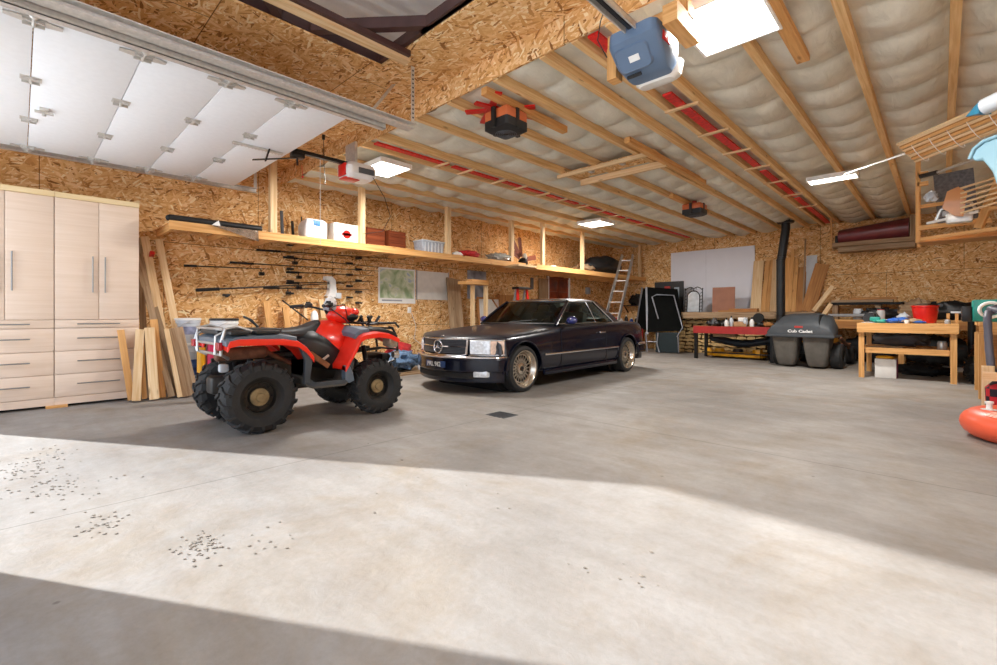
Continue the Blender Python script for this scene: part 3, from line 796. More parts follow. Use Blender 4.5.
bucket('white lidded bucket standing behind the rear rack of the quad bike', (-7.1, 1.95, .60), M['white'], pm('black_lid', '#2a2a2c', .4), None, .17, .38)
t = tag(MB().box(-.2, .2, -.2, .2, 0, .60, None, .01).build('plastic_crate', M['grey'], None, (-7.1, 1.95, 0)), 'grey crate under the white bucket, mostly hidden behind the quad bike', 'crate')
t = thing('gas_can', 'slim yellow tube with pink-red top seen through the quad rear rack', 'fuel can', (-6.35, 1.50, 0))
MB().cyl((0, 0, 0), (0, 0, .66), .045, n=16).build('yellow_body', M['yellow'], t)
MB().cyl((0, 0, .66), (0, 0, .70), .05, n=16).build('cap', M['black'], t)
MB().loft([ring(-.03, .05, .06, .20, 0.0, .02), ring(-.03, .05, .06, .20, .78, .02)]).build('pink_body', pm('pink_plastic', '#d6365f', .4), t)
# ================================================================ LONG WALL SHELF
xf = -6.86
sh = thing('wall_shelf', 'long hanging timber shelf along the left wall, nearer section holding boxes', 'shelf', (xf, 1.28, 2.10))
MB().box(-.04, 0, 0, 6.75, .0, .11).build('fascia_board', M['pine'], sh, smooth=False)
MB().box(XL - xf, -.04, .0, 6.75, .085, .105).build('shelf_board', M['osb_loose'], sh, smooth=False)
for y in (.02, .63, 1.24, 1.85, 2.46, 3.07, 3.68, 4.29, 4.9, 5.5, 6.1, 6.7):
    MB().box(XL - xf, -.041, y, y + .04, 0, .084).build('joist', M['pine'], sh, smooth=False)
for (y, zt) in ((2.53 - 1.28, ZC - .01 - 2.1), (3.94 - 1.28, ZB - 2.1), (5.79 - 1.28, ZB - 2.1), (7.63 - 1.28, ZB - 2.1)):
    p = MB().box(-.13, -.041, y - .045, y + .045, .106, zt); p.build('hanger_post', M['pine_pale'], sh, smooth=False)
s2 = thing('wall_shelf', 'farther section of the timber shelf running to the back wall, over the ladder', 'shelf', (xf + .3, 8.06, 2.06))
MB().box(-.04, 0, 0, 5.3, .0, .11).build('fascia_board', M['pine'], s2, smooth=False)
MB().box(XL - xf - .3, -.04, .0, 5.3, .085, .105).build('shelf_board', M['osb_loose'], s2, smooth=False)
for k in range(9): MB().box(XL - xf - .3, -.041, .02 + k * .65, .06 + k * .65, 0, .084).build('joist', M['pine'], s2, smooth=False)
MB().box(-.5, .0, -.62, -.01, .03, .07).build('end_cleat', M['pine_pale'], s2, smooth=False)
for y in (8.36 - 8.06, 9.98 - 8.06, 13.1 - 8.06):
    MB().box(-.11, -.041, y - .045, y + .045, .106, ZB - 2.06).build('hanger_post', M['pine_pale'], s2, smooth=False)
# ================================================================ ON THE SHELF
ZS = 2.206
t = thing('drain_pipe', 'black plastic pipe lying at the near end of the long shelf', 'pipe', (-6.97, 1.30, ZS + .048))
MB().tube([(0, 0, 0), (-.0, 1.08, 0)], .046, 16, False).build('pipe_wall', M['black'], t)
MB().tube([(0, .0, 0), (-.0, .05, 0)], .0475, 16, False).build('collar', M['black'], t)
MB().sph((0, 0, 0), .04, 12, 8).build('inner_plug', M['black_matte'], t)
t = thing('plastic_sheet', 'dark folded plastic sheet drooping over the shelf edge beside the black pipe', 'plastic sheet', (-6.84, 1.75, ZS))
m = MB(); P_ = []
for i in range(11):
    y = i * .055; P_.append([(-.08, y, .006 + .002 * math.sin(i)), (-.03, y, .005), (.005, y, .0), (.012 + .004 * math.sin(i * 2), y, -.015 * i - .005), (.006, y, -.013 * i - .01)])
m.loft(P_, closed=False, cap=False); o = m.build('sheet', pm('grey_film', '#8a7767', .25, 0, .3, 18, alpha=.6), t); o.modifiers.new('t', 'SOLIDIFY').thickness = .003
MB().prism([(0, 0), (.10, .0), (.08, .07)], 'x', .002, .012, Matrix.Translation((.0, -.02, 0))).build('white_tag', M['white'], t, smooth=False)
def stick(label, y, z1, r=.018, x=-7.5, lean=.04, mat='black'):
    m = MB().cyl((0, 0, 0), (-.15, lean, z1 - ZS), r, n=10)
    return tag(m.build('dark_stick', M[mat], None, (x, y, ZS)), label, 'rod', 'dark sticks standing on the shelf')
stick('thin dark stick standing just left of the nearest shelf post', 2.69, 2.60, .013)
stick('thick dark stick standing just right of the nearest shelf post', 2.88, 2.70, .024, mat='grey')
stick('short brown-black stick in the middle of the sticks on the shelf', 3.05, 2.56, .022)
stick('slim dark stick standing beside the white bag', 3.20, 2.66, .012)
tag(MB().box(-.1, .1, 0, .42, 0, .02, None, .005).build('dark_tray', M['black'], None, (-7.15, 2.62, ZS)), 'flat dark tray on the shelf behind the nearest post', 'tray')
# white bag box and printed carton
t = thing('plastic_bag', 'white plastic bag with blue print standing on the shelf', 'bag', (-7.13, 3.20, ZS))
m = MB(); secs = []
for k, (z, s) in enumerate([(0, .95), (.04, 1), (.2, 1.0), (.27, .97), (.31, .8)]):
    secs.append([(x * s + .012 * math.sin(5 * y + k), y * s + .012 * math.cos(6 * x + 2 * k), z + .012 * math.sin(9 * x + 7 * y) * (k > 2)) for x, y in rrect(-.15, .15, -.18, .18, .05)])
m.loft(secs).build('bag_body', pm('bag_film', '#dcdee2', .3, 0, .08, 20), t)
MB().box(.142, .158, -.06, .05, .20, .29, None, .004).build('blue_print', pm('blue_print', '#3f7fb8', .5, 0, .4, 20), t)
def carton(label, loc, sx, sy, sz, mat, pr=None, flaps=True):
    t = thing('cardboard_box', label, 'box', loc)
    MB().box(-sx / 2, sx / 2, -sy / 2, sy / 2, 0, sz, None, .004).build('box_body', mat, t)
    MB().box(-sx / 2, sx / 2, -.012, .012, sz, sz + .001).build('top_seam', M['pine_brown'], t, smooth=False)
    if pr:
        m = MB().cyl((sx / 2, 0, sz * .45), (sx / 2 + .0015, 0, sz * .45), .07, n=10).box(sx / 2, sx / 2 + .0015, -.085, .085, sz * .38, sz * .52)
        m.build('red_print', pr, t, smooth=False)
        MB().box(sx / 2, sx / 2 + .001, -.07, .07, sz * .84, sz * .88).build('grey_print', M['grey'], t, smooth=False)
        MB().box(sx / 2, sx / 2 + .001, -.05, .05, sz * .10, sz * .13).build('grey_print', M['grey'], t, smooth=False)
    return t
carton('white carton with a round red print on the shelf', (-7.13, 3.70, ZS), .28, .44, .31, M['white'], M['red'])
def crate(label, y, rz=0):
    t = thing('wooden_crate', label, 'crate', (-7.25, y, ZS), rz, 'dark red wooden crates on the shelf')
    for s in (-1, 1):
        for k in range(3): MB().box(s * .15 - .008, s * .15 + .008, -.17, .17, .01 + k * .11, .115 + k * .11).build('side_slat', M['mahog'], t, smooth=False)
        MB().box(-.15, .15, s * .17 - .01, s * .17 + .01, 0, .34).build('end_panel', M['mahog'], t, smooth=False)
    MB().box(-.142, .142, -.16, .16, 0, .015).build('base', M['mahog'], t, smooth=False)
    return t
crate('dark red wooden crate next to the second shelf post', 4.30)
crate('dark red wooden crate, right one of the pair on the shelf', 4.74)
for k, (y, x) in enumerate(((4.20, -6.98), (4.5, -6.95), (4.75, -6.98))):
    tag(MB().box(-.05, .05, -.16, .16, 0, .02).build('wood_offcut', M['pine'], None, (x, y, ZS)), ['flat offcut in front of the left red crate', 'flat offcut between the two red crates', 'flat offcut in front of the right red crate'][k], 'offcut')
t = thing('storage_tub', 'clear ribbed plastic storage tub on the shelf beside the third post', 'tub', (-7.13, 5.48, ZS))
M['clear'] = pm('clear_plastic', '#b9c2cf', .2, 0, .15, 25, alpha=.75)
m = MB().loft([ring(-.14, .14, -.24, .24, 0, .03), ring(-.155, .155, -.27, .27, .22, .03)])
m.build('tub_body', M['clear'], t)
for k in range(6): MB().box(.142, .158, -.22 + k * .08, -.20 + k * .08, .02, .2).build('rib', M['milky'], t, smooth=False)
MB().loft([ring(-.16, .16, -.28, .28, .222, .03), ring(-.16, .16, -.28, .28, .24, .03)]).build('lid', M['milky'], t)
def lump(name, label, cat, loc, r, mat, seed=1, amp=.3, fr=4, n=28):
    m = MB(); vs = []; N = n; K = 14
    for i in range(K + 1):
        a = PI * i / K
        for k in range(N):
            b = 2 * PI * k / N
            d = Vector((math.sin(a) * math.cos(b), math.sin(a) * math.sin(b), math.cos(a)))
            q = 1 + amp * mn.noise(d * fr * .6 + Vector((seed, 0, 0))) + amp * .5 * mn.noise(d * fr * 1.7 + Vector((0, seed, 0)))
            p = Vector((d.x * r[0] * q, d.y * r[1] * q, r[2] + d.z * r[2] * q)); p.z = max(p.z, 0); vs.append(p)
    fs = [(i * N + k, i * N + (k + 1) % N, (i + 1) * N + (k + 1) % N, (i + 1) * N + k) for i in range(K) for k in range(N)]
    m.add(vs, fs); o = m.build(name, mat, None, loc, angle=80); return tag(o, label, cat) if label else o
M['redcloth'] = pm('red_patterned_cloth', '#b8242a', .7, 0, .6, 40)
lump('folded_cloth', 'red and white bundle on the shelf right of the third post', 'cloth', (-7.05, 6.42, ZS), (.16, .26, .075), M['redcloth'], 3, .4)
lump('plastic_bundle', 'small white plastic bundle touching the red cloth bundle', 'bundle', (-6.98, 6.06, ZS), (.08, .12, .04), M['white'], 5, .4)
lump('clear_bag', 'grey clear plastic bag lying before the fourth shelf post', 'bag', (-7.05, 7.35, ZS), (.18, .34, .09), pm('clear_bag', '#a7a49c', .15, 0, .3, 18), 9, .45, 6)
# ceiling fan lying on the shelf
t = thing('ceiling_fan', 'dismantled ceiling fan with dark blades on the shelf', 'fan', (-7.0, 8.05, ZS))
MB().lathe([(.0, 0), (.09, .0), (.11, .03), (.11, .10), (.07, .13), (.03, .14), (.03, .24), (0, .24)], 20, Matrix.Rotation(R(-50), 4, 'X')).build('motor', M['black_metal'], t)
MB().sph((0, .10, .18), (.06, .06, .08), 12, 8).build('glass_shade', M['white'], t)
for k, a in enumerate((128, 152, 12, 100)):
    Mx = Matrix.Translation((0, 0, .09)) @ Matrix.Rotation(R(a), 4, 'X')
    MB().prism([(.08, -.035), (.14, -.05), (.50, -.06), (.53, 0), (.50, .06), (.14, .05), (.08, .035)], 'x', -.004, .004, Mx @ Matrix.Rotation(R(0), 4, 'X')).build('blade', M['mahog'], t, smooth=False)
# far end of shelf
ZS2 = 2.166
lump('black_bag', 'large black bag stuffed at the far end of the shelf', 'bag', (-7.1, 11.75, ZS2), (.36, .80, .27), pm('black_nylon', '#1b1d1f', .5, 0, .4, 12), 2, .25)
lump('wood_bundle', 'bundle of brown odds and ends on the shelf before the black bag', 'bundle', (-6.9, 10.45, ZS2), (.2, .36, .10), M['pine_grey'], 4, .6, 7)
plank('loose_board', 'board leaning over the bundle before the black bag on the shelf', (-7.0, 10.2, ZS2 + .03), (-7.2, 11.0, ZS2 + .45), .14, .02, M['mahog'], cat='board')
lump('white_dish', 'small white dish on the far section of shelf', 'dish', (-6.85, 9.05, ZS2), (.07, .12, .035), M['white'], 1, .1)

# ================================================================ ON THE LEFT WALL
XW = XL
# fishing rods in holders
def rod(label, p0, p1, reel=None, r=.009, rm='black'):
    p0 = Vector(p0); p1 = Vector(p1)
    t = thing('fishing_rod', label, 'fishing rod', p0, 0, 'fishing rods hung across the left wall'); d = p1 - p0
    MB().tube([(0, 0, 0), tuple(d)], [r * 1.0, r * .45], 8).build('blank', M[rm], t)
    MB().tube([tuple(d * -.0), tuple(d * .13)], r * 1.7, 8).build('grip', M['black_matte'], t)
    if reel is not None:
        c = d * reel
        m = MB().cyl((c.x, c.y, c.z - .01), (c.x + .02, c.y, c.z - .07), .008, n=8).cyl((c.x + .03, c.y - .035, c.z - .08), (c.x + .03, c.y + .04, c.z - .08), .03, .024, 12)
        m.tube([(c.x + .05, c.y, c.z - .08), (c.x + .09, c.y + .01, c.z - .08), (c.x + .09, c.y + .01, c.z - .05)], .005, 6)
        m.build('reel', M['black_metal'], t)
    return t
xr = XW + .09
RODS = [
 ('topmost fishing rod, right under the shelf', (xr, 2.55, 2.045), (xr, 5.3, 2.13), None),
 ('second fishing rod from the top, with a reel at its left', (xr, 2.95, 1.97), (xr, 4.7, 1.93), .10),
 ('third fishing rod from the top, starting left of the others', (xr, 2.18, 1.82), (xr, 4.7, 1.86), None),
 ('fourth fishing rod, with a reel near its left end', (xr, 3.0, 1.73), (xr, 4.6, 1.77), .12),
 ('fifth fishing rod, a reel below its left end', (xr, 3.0, 1.55), (xr, 4.6, 1.66), .12),
 ('sixth fishing rod, lowest of the stacked ones', (xr, 2.65, 1.46), (xr, 4.5, 1.50), .2),
 ('long thick black rod reaching farthest left on the wall', (xr + .02, 1.74, 1.39), (xr + .02, 4.0, 1.60), None),
 ('grey-brown rod with a reel hung left of the other rods', (xr, 1.60, 1.73), (xr, 2.75, 1.76), .88),
]
for lb, a, b_, rl_ in RODS: rod(lb, a, b_, rl_, .014 if 'thick' in lb else .010)
def holder(label, y, z):
    m = MB().box(0, .03, -.035, .035, -.02, .02, None, .004).box(.03, .10, -.05, .05, -.018, -.004, None, .004).box(.09, .10, -.05, .05, -.018, .012, None, .004)
    return m.build('rod_holder', M['black'], None, (XW + .001, y, z))
pr = None
for k in range(5):
    tag(holder('', 4.30, 2.075 - k * .205), '%s black rod holder of the right-hand column, left of the map' % ['topmost', 'second', 'middle', 'fourth', 'lowest'][k], 'rod holder', 'black rod holders on the left wall')
for k in range(4):
    tag(holder('', 4.12, 1.965 - k * .205), '%s black rod holder of the inner column beside the right-hand one' % ['topmost', 'second', 'third', 'lowest'][k], 'rod holder', 'black rod holders on the left wall')
for k in range(5):
    tag(holder('', 3.07, 2.19 - k * .20), '%s black rod clip of the left column under the shelf' % ['topmost', 'second', 'middle', 'fourth', 'lowest'][k], 'rod holder', 'black rod holders on the left wall')
t = thing('wall_hook', 'small dark hook under the long black rod', 'hook', (XW + .001, 2.15, 1.33)); MB().box(0, .03, -.05, .05, -.01, .02, None, .004).box(.02, .06, -.02, .02, -.03, 0, None, .004).build('hook_plate', M['black'], t)
# map poster, white board, hung panel
mp_, nt, b = _nt('map_print'); L = nt.links
tc = nt.nodes.new('ShaderNodeTexCoord'); n = nt.nodes.new('ShaderNodeTexNoise'); n.inputs['Scale'].default_value = 5; n.inputs['Detail'].default_value = 9; n.inputs['Distortion'].default_value = .8
L.new(tc.outputs['Object'], n.inputs['Vector']); r_ = nt.nodes.new('ShaderNodeValToRGB'); cr = r_.color_ramp
cr.elements[0].position = .35; cr.elements[0].color = srgb('#8fa77c'); cr.elements[1].position = .6; cr.elements[1].color = srgb('#d3d9c2')
e = cr.elements.new(.5); e.color = srgb('#b6c6a2'); e = cr.elements.new(.68); e.color = srgb('#9fb6c6')
L.new(n.outputs['Fac'], r_.inputs['Fac']); L.new(r_.outputs['Color'], b.inputs['Base Color']); b.inputs['Roughness'].default_value = .5
t = thing('wall_map', 'large green printed map pinned on the board wall', 'map', (XW + .004, 5.18, 1.60))
MB().box(0, .003, -.44, .42, -.34, .35).build('paper', M['white'], t, smooth=False)
MB().box(.003, .0045, -.40, .38, -.24, .32).build('map_image', mp_, t, smooth=False)
MB().box(.003, .0045, -.36, .1, -.30, -.27).build('legend', M['ltgrey'], t, smooth=False)
t = thing('whiteboard', 'blank pale board hung right of the map', 'board', (XW + .002, 6.05, 1.64))
MB().box(0, .015, -.42, .42, -.29, .30).build('board_face', M['offwhite'], t, smooth=False)
for s in (-1, 1): MB().box(0, .02, s * .42 - .01, s * .42 + .01, -.30, .31).build('edge_trim', M['ltgrey'], t, smooth=False)
tag(MB().box(0, .02, -.29, .29, -.32, .32).build('metal_panel', pm('streaked_metal', '#9aa0ac', .4, .3, .5, 5), None, (XW + .002, 7.32, 1.72), smooth=False), 'blue-grey streaked metal panel on the wall above the car bonnet', 'panel')
tag(MB().box(0, .02, -.04, .04, -.06, .06, None, .003).box(.02, .024, -.015, .015, -.03, -.005).box(.02, .024, -.015, .015, .005, .03).build('wall_socket', M['white'], None, (XW, 5.45, 1.13)), 'small white wall socket below the map', 'socket')
tag(MB().tube([(XW + .02, 5.5, 1.07), (XW + .03, 5.6, .8), (XW + .03, 5.55, .55), (XW + .06, 5.75, .4)], .006, 6).build('white_cable', M['offwhite']), 'pale cable running down from the wall socket', 'cable')
tag(MB().box(0, .08, -.09, .09, -.1, .1, None, .01).build('junction_box', M['ltgrey'], None, (XW, 11.9, 1.75)), 'grey box on the wall under the far shelf', 'electrical box')
# reddish window with white side trims seen over the car roof
w = bpy.data.objects.new('window_1', None); COL.objects.link(w); w.location = (XW, 10.45, 1.42); struct(w)
mo = pm('red_brown_glass', '#7c3416', .25, 0, .7, 3)  # mottled red-brown base colour
MB().box(.0, .02, -.46, .46, -.5, .60).build('window_glass', mo, w, smooth=False)
for y in (-.49, .49): MB().box(0, .05, y - .03, y + .03, -.52, .66).build('window_frame', M['white'], w, smooth=False)
MB().box(0, .04, -.52, .52, .60, .66).build('window_frame', M['mahog'], w, smooth=False)
MB().box(.01, .03, -.02, .02, -.5, .6).build('mullion', M['mahog'], w, smooth=False)
for z in (-.1, .25): MB().box(.01, .025, -.46, .46, z - .01, z + .01).build('glazing_bar', M['mahog'], w, smooth=False)
tag(MB().box(0, .03, -.05, .05, -.15, .15).build('dark_strip', M['grey'], None, (XW, 9.3, 1.85)), 'narrow dark strip hung on the wall left of the reddish window', 'strip')
tag(MB().box(0, .012, -.2, .2, 0, 2.0).build('plywood_strip', M['pine_grey'], None, (XW + .04, 9.75, .0), smooth=False), 'tall weathered plywood strip standing left of the reddish window', 'board')

# lumber and sheets standing behind the car's bonnet
plank('lumber_board', 'wide rough plank leaning on the wall left of the pale posts', (-7.25, 6.36, .01), (-7.68, 6.55, 1.82), .36, .04, M['pine_grey'], (1, 0, .2), 'board')
plank('lumber_board', 'left pale post of the pair behind the bonnet', (-7.0, 6.50, .01), (-7.15, 6.64, 1.66), .07, .07, M['pine_pale'], (1, 0, .1), 'post')
plank('lumber_board', 'right pale post of the pair behind the bonnet', (-7.0, 6.88, .01), (-7.1, 6.98, 1.66), .07, .07, M['pine_pale'], (1, 0, .1), 'post')
tag(MB().box(-.15, .1, -.12, .55, 0, .06).box(-.12, .05, .1, .6, .06, .11).build('crosspiece', M['pine'], None, (-7.12, 6.45, 1.67), smooth=False), 'rough timber crosspiece lying on the two pale posts', 'timber')
t = thing('framed_panel', 'white panel in a thin wood frame leaning on the wall behind the bonnet', 'panel', (-7.3, 7.38, .01), (0, R(-5), 0))
MB().box(-.01, .01, -.32, .32, 0, 1.38).build('panel_face', M['offwhite'], t, smooth=False)
MB().box(-.015, .025, -.36, .36, 1.38, 1.42).box(-.015, .025, -.36, -.32, 0, 1.38).box(-.015, .025, .32, .36, 0, 1.38).build('wood_frame', M['pine_brown'], t, smooth=False)
MB().beam((.02, .1, 1.38), (.02, .34, 1.1), .03, .02).build('corner_brace', M['pine_brown'], t, smooth=False)
tag(MB().box(-.02, .02, -.35, .35, 0, 1.5).build('brown_sheet', M['pine_brown'], None, (-7.45, 8.0, 0), smooth=False), 'brown board standing behind the windscreen, right of the framed panel', 'board')
# red step stool/ladder top behind windscreen
t = thing('step_ladder', 'red folding step ladder top showing above the windscreen', 'step ladder', (-6.9, 7.95, 0))
for s in (-1, 1):
    MB().beam((0.12, s * .24, 0), (0, s * .16, 1.62), .06, .03, (1, 0, 0)).build('front_rail', M['red'], t, smooth=False)
    MB().beam((-.4, s * .22, 0), (-.05, s * .15, 1.60), .04, .03, (1, 0, 0)).build('rear_rail', M['ltgrey'], t, smooth=False)
MB().box(-.12, .10, -.22, .22, 1.61, 1.66, None, .01).build('top_cap', M['black'], t)
for z in (.3, .6, .9, 1.2): MB().box(.0, .14, -.19, .19, z, z + .03).build('step', M['ltgrey'], t, smooth=False)
# aluminium ladder leaning on the shelf
t = thing('extension_ladder', 'tall aluminium ladder leaning on the far end of the shelf', 'ladder', (-6.2, 10.25, 0))
pa = Vector((-.14, -.13, 0)); pb = Vector((.14, .13, 0)); top = Vector((-.30, 1.85, 2.74))
for p in (pa, pb):
    MB().beam(p, p * .8 + top, .03, .09, (0, -1, .3)).build('side_rail', M['alu'], t, smooth=False)
for k in range(9):
    f_ = .06 + k * .11
    MB().beam(pa + (pa * .8 + top - pa) * f_, pb + (pb * .8 + top - pb) * f_, .04, .03).build('rung', M['alu'], t, smooth=False)
# blue rags and red cloth heaped by the wall left of the car
lump('cloth_heap', 'blue and white rags heaped on the floor between quad bike and car', 'cloth', (-6.95, 4.62, .055), (.30, .42, .17), pm('blue_rag', '#5d7796', .8, 0, .7, 22), 6, .5, 6)
lump('red_cloth', 'red cloth bundle on top of the blue rags', 'cloth', (-7.2, 4.85, .27), (.16, .25, .12), pm('red_rag', '#b31f22', .7, 0, .3, 12), 8, .4)
tag(MB().box(-.3, .25, -.5, .5, 0, .025).box(-.28, .2, -.46, .48, .025, .05).build('flat_boards', M['pine_grey'], None, (-6.85, 4.7, 0), smooth=False), 'two flat grey boards under the rags on the floor', 'boards')
tag(MB().box(0, .09, -.35, .35, -.045, .045).build('wood_cleat', M['pine'], None, (XW, 4.45, .78), smooth=False), 'short timber cleat on the wall behind the quad bike front bumper', 'cleat')
# boards behind the quad
for k, (lb, y, z1, w, th, ly) in enumerate((('narrow timber leaning on the wall behind the quad bike, leftmost', 2.75, 1.24, .10, .04, -.06), ('timber leaning on the wall behind the quad seat', 3.0, 1.16, .09, .04, -.02), ('pale stick with a cut end behind the quad seat', 3.2, 1.24, .05, .04, .1), ('pale board just left of the quad handlebar', 3.62, 1.30, .09, .04, -.04))):
    plank('lumber_board', lb, (-7.35, y, .01), (-7.66, y + ly, z1), w, th, M['pine_pale'] if k > 1 else M['pine'], (1, 0, .2), 'lumber')
tag(MB().box(0, .02, -.22, .22, 0, .98).build('plywood_sheet', M['pine_brown'], None, (-7.5, 3.42, 0), smooth=False), 'low brown plywood sheet behind the quad seat', 'plywood')
t = thing('black_hook_tool', 'black tool with a thin handle leaning behind the quad bike seat', 'tool', (-7.3, 3.1, .9)); MB().cyl((0, -.3, .36), (0, .1, .05), .012, n=8).build('shaft', M['black'], t)
t = thing('white_sprayer', 'white plastic holder hung on the wall above the quad handlebar', 'holder', (XW + .02, 3.72, 1.36))
MB().prism([(-.06, 0), (.14, -.02), (.12, .05), (.10, .28), (.04, .34), (-.07, .34), (-.08, .28), (.0, .26), (.0, .12), (-.02, .04)], 'x', 0, .12).build('body', M['white'], t)
MB().box(.02, .14, .1, .2, -.04, .06, None, .01).build('base', M['milky'], t)
lump('grey_bag_white', 'small white bottle standing behind the quad seat', 'bottle', (-7.25, 3.28, .85), (.06, .06, .13), M['white'], 1, .05)
tag(MB().box(-.15, .15, -.2, .2, 0, .85).build('wooden_box', M['pine_grey'], None, (-7.25, 3.28, 0), smooth=False), 'wooden box behind the quad seat holding the white bottle', 'box')
# ================================================================ QUAD BIKE
Q = thing('quad_bike', 'red and black quad bike parked before the wall shelf', 'quad bike', (-4.80, 2.04, 0), 0)
QD = pm('dirty_black_plastic', '#24221f', .5, 0, .4, 6)
QR = pm('quad_red', '#ee2e1c', .28, 0, .05, 5, coat=.3)
QG = pm('quad_grey', '#5e6a76', .4, 0, .1, 6); QG2 = pm('quad_dark_grey', '#3c4147', .5, 0, .25, 6)
QRIM = pm('muddy_black_rim', '#2e2a25', .5, .3, .4, 10)
QHUB = pm('muddy_hub', '#8a7652', .7, .1, .3, 14)
def quad_wheel(x, y, r, w, lugs, side, label=None):
    """axis along x; side +1 outer face to +x"""
    Mx = Matrix.Rotation(R(90 * side), 4, 'Y')
    h = w / 2
    prof = [(r * .50, -h * .72), (r * .60, -h * .95), (r * .80, -h * 1.0), (r * .93, -h * .86), (r * .97, -h * .6), (r * .985, 0), (r * .97, h * .6), (r * .93, h * .86), (r * .80, h * 1.0), (r * .60, h * .95), (r * .50, h * .72)]
    m = MB().lathe(prof + [(r * .47, h * .5), (r * .47, -h * .5)], 48, Mx, True)
    for k in range(lugs):
        for s in (-1, 1):
            a = 2 * PI * (k + (.5 if s > 0 else 0)) / lugs
            A = Matrix.Rotation(R(90 * side), 4, 'Y') @ Matrix.Rotation(a, 4, 'Z')
            # chevron lug from the centre out over the shoulder, built as a small loft
            def sec(z, r0, r1, aw, da):
                return [(q * math.cos(b_), q * math.sin(b_), z) for q, b_ in ((r0, da - aw), (r1, da - aw * .8), (r1, da + aw * .8), (r0, da + aw))]
            aw = .32 * PI / lugs
            m.loft([sec(s * h * .05, r * .96, r * 1.03, aw, 0), sec(s * h * .55, r * .95, r * 1.035, aw, .10 * s * s), sec(s * h * .90, r * .88, r * 1.0, aw, .16), sec(s * h * 1.04, r * .80, r * .90, aw * .8, .18), sec(s * h * 1.03, r * .70, r * .78, aw * .6, .19)], M=A)
    t = m.build('tyre', M['rubber'], Q, (x, y, r * 1.02), angle=30)
    if label: t['label'] = label
    rim = MB().lathe([(r * .50, h * .74), (r * .52, h * .78), (r * .50, h * .70), (r * .44, h * .55), (r * .42, h * .1), (r * .30, h * .12), (r * .27, h * .3), (r * .0, h * .3)], 36, Mx, cap=False)
    rim.lathe([(r * .50, -h * .74), (r * .52, -h * .78), (r * .50, -h * .70), (r * .44, -h * .55), (r * .42, h * .1)], 36, Mx, cap=False)
    ro = rim.build('rim', QRIM, t)
    hb = MB().lathe([(r * .26, h * .3), (r * .25, h * .42), (r * .12, h * .46), (r * .11, h * .6), (0, h * .62)], 20, Mx, cap=False)
    for k in range(4):
        a = k * PI / 2 + .4
        hb.cyl(tuple(Mx @ Vector((r * .17 * math.cos(a), r * .17 * math.sin(a), h * .4))), tuple(Mx @ Vector((r * .17 * math.cos(a), r * .17 * math.sin(a), h * .5))), .009, n=6)
    hb.build('hub', QHUB, ro)
    for k in range(8):
        a = k * PI / 4
        c = Mx @ Vector((r * .36 * math.cos(a), r * .36 * math.sin(a), h * .10)); d = Mx @ Vector((r * .36 * math.cos(a), r * .36 * math.sin(a), h * .17))
        MB().cyl(tuple(c), tuple(d), r * .03, n=8).build('rim_hole', M['black_matte'], ro)
quad_wheel(.40, -.565, .308, .27, 18, 1, 'large rear tyre facing the camera')
quad_wheel(-.36, -.565, .308, .27, 18, -1)
quad_wheel(.43, .60, .280, .22, 22, 1)
quad_wheel(-.38, .60, .280, .22, 22, -1)
def path_ribbon(name, path, x0, x1, th, mat, parent=Q, bev=.008):
    m = MB(); n = len(path); off = []
    for i in range(n):
        p = Vector(path[max(i - 1, 0)]); q = Vector(path[min(i + 1, n - 1)]); d = (q - p).normalized()
        off.append((path[i][0] + d.y * th, path[i][1] - d.x * th))
    secs = [[(x0, path[i][0], path[i][1]), (x1, path[i][0], path[i][1]), (x1, off[i][0], off[i][1]), (x0, off[i][0], off[i][1])] for i in range(n)]
    m.loft(secs); return m.build(name, mat, parent, bevel=bev)
# --- frame, floor and footwells
m = MB(); m.beam((.12, -.75, .38), (.12, .80, .40), .04, .05).beam((-.12, -.75, .38), (-.12, .80, .40), .04, .05).beam((.12, -.8, .62), (.12, -.1, .66), .03, .03).beam((-.12, -.8, .62), (-.12, -.1, .66), .03, .03)
m.beam((.12, .1, .6), (.12, .85, .66), .03, .03).beam((-.12, .1, .6), (-.12, .85, .66), .03, .03); m.build('frame', QD, Q, smooth=False)
m = MB().box(-.16, .16, -.42, .42, .30, .62, None, .03).box(-.10, .10, -.85, -.40, .32, .48, None, .03); m.build('engine', QD, Q)
for s in (-1, 1):
    m = MB()
    # footwell tray with raised ends
    pth = [(-.20, .62), (-.20, .47), (-.185, .40), (-.12, .365), (.20, .36), (.235, .39), (.27, .46), (.30, .58)]
    n = len(pth); secs = []
    for (y, z) in pth: secs.append([(s * .22, y, z), (s * .53, y, z), (s * .53, y, z - .02), (s * .22, y, z - .02)])
    m.loft(secs); m.build('footwell', pm('footwell_dirt', '#56524b', .6, 0, .25, 6), Q, bevel=.004)
    m = MB().prism([(-.20, .60), (-.20, .40), (-.12, .365), (.20, .36), (.27, .45), (.29, .60), (.25, .60), (.235, .47), (.19, .40), (-.10, .40), (-.16, .45), (-.17, .60)], 'x', s * .52, s * .535)
    m.build('footwell_rim', QG2, Q, smooth=False)
    for y, sgn in ((-.565, -1), (.60, 1)):
        A = MB().beam((s * .1, y - .06, .36), (s * .36, y, .30), .03, .03).beam((s * .1, y + .06, .36), (s * .36, y, .30), .03, .03).beam((s * .12, y, .50), (s * .36, y, .40), .03, .03)
        A.cyl((s * .3, y, .34), (s * .18, y, .70), .026, n=12); A.build('suspension', M['black_metal'], Q)
        MB().cyl((s * .05, y, .32), (s * .40, y, .32), .016, n=10).build('axle', M['black_metal'], Q)
MB().box(-.30, .30, -.18, .26, .34, .37).build('skid_plate', QD, Q, smooth=False)
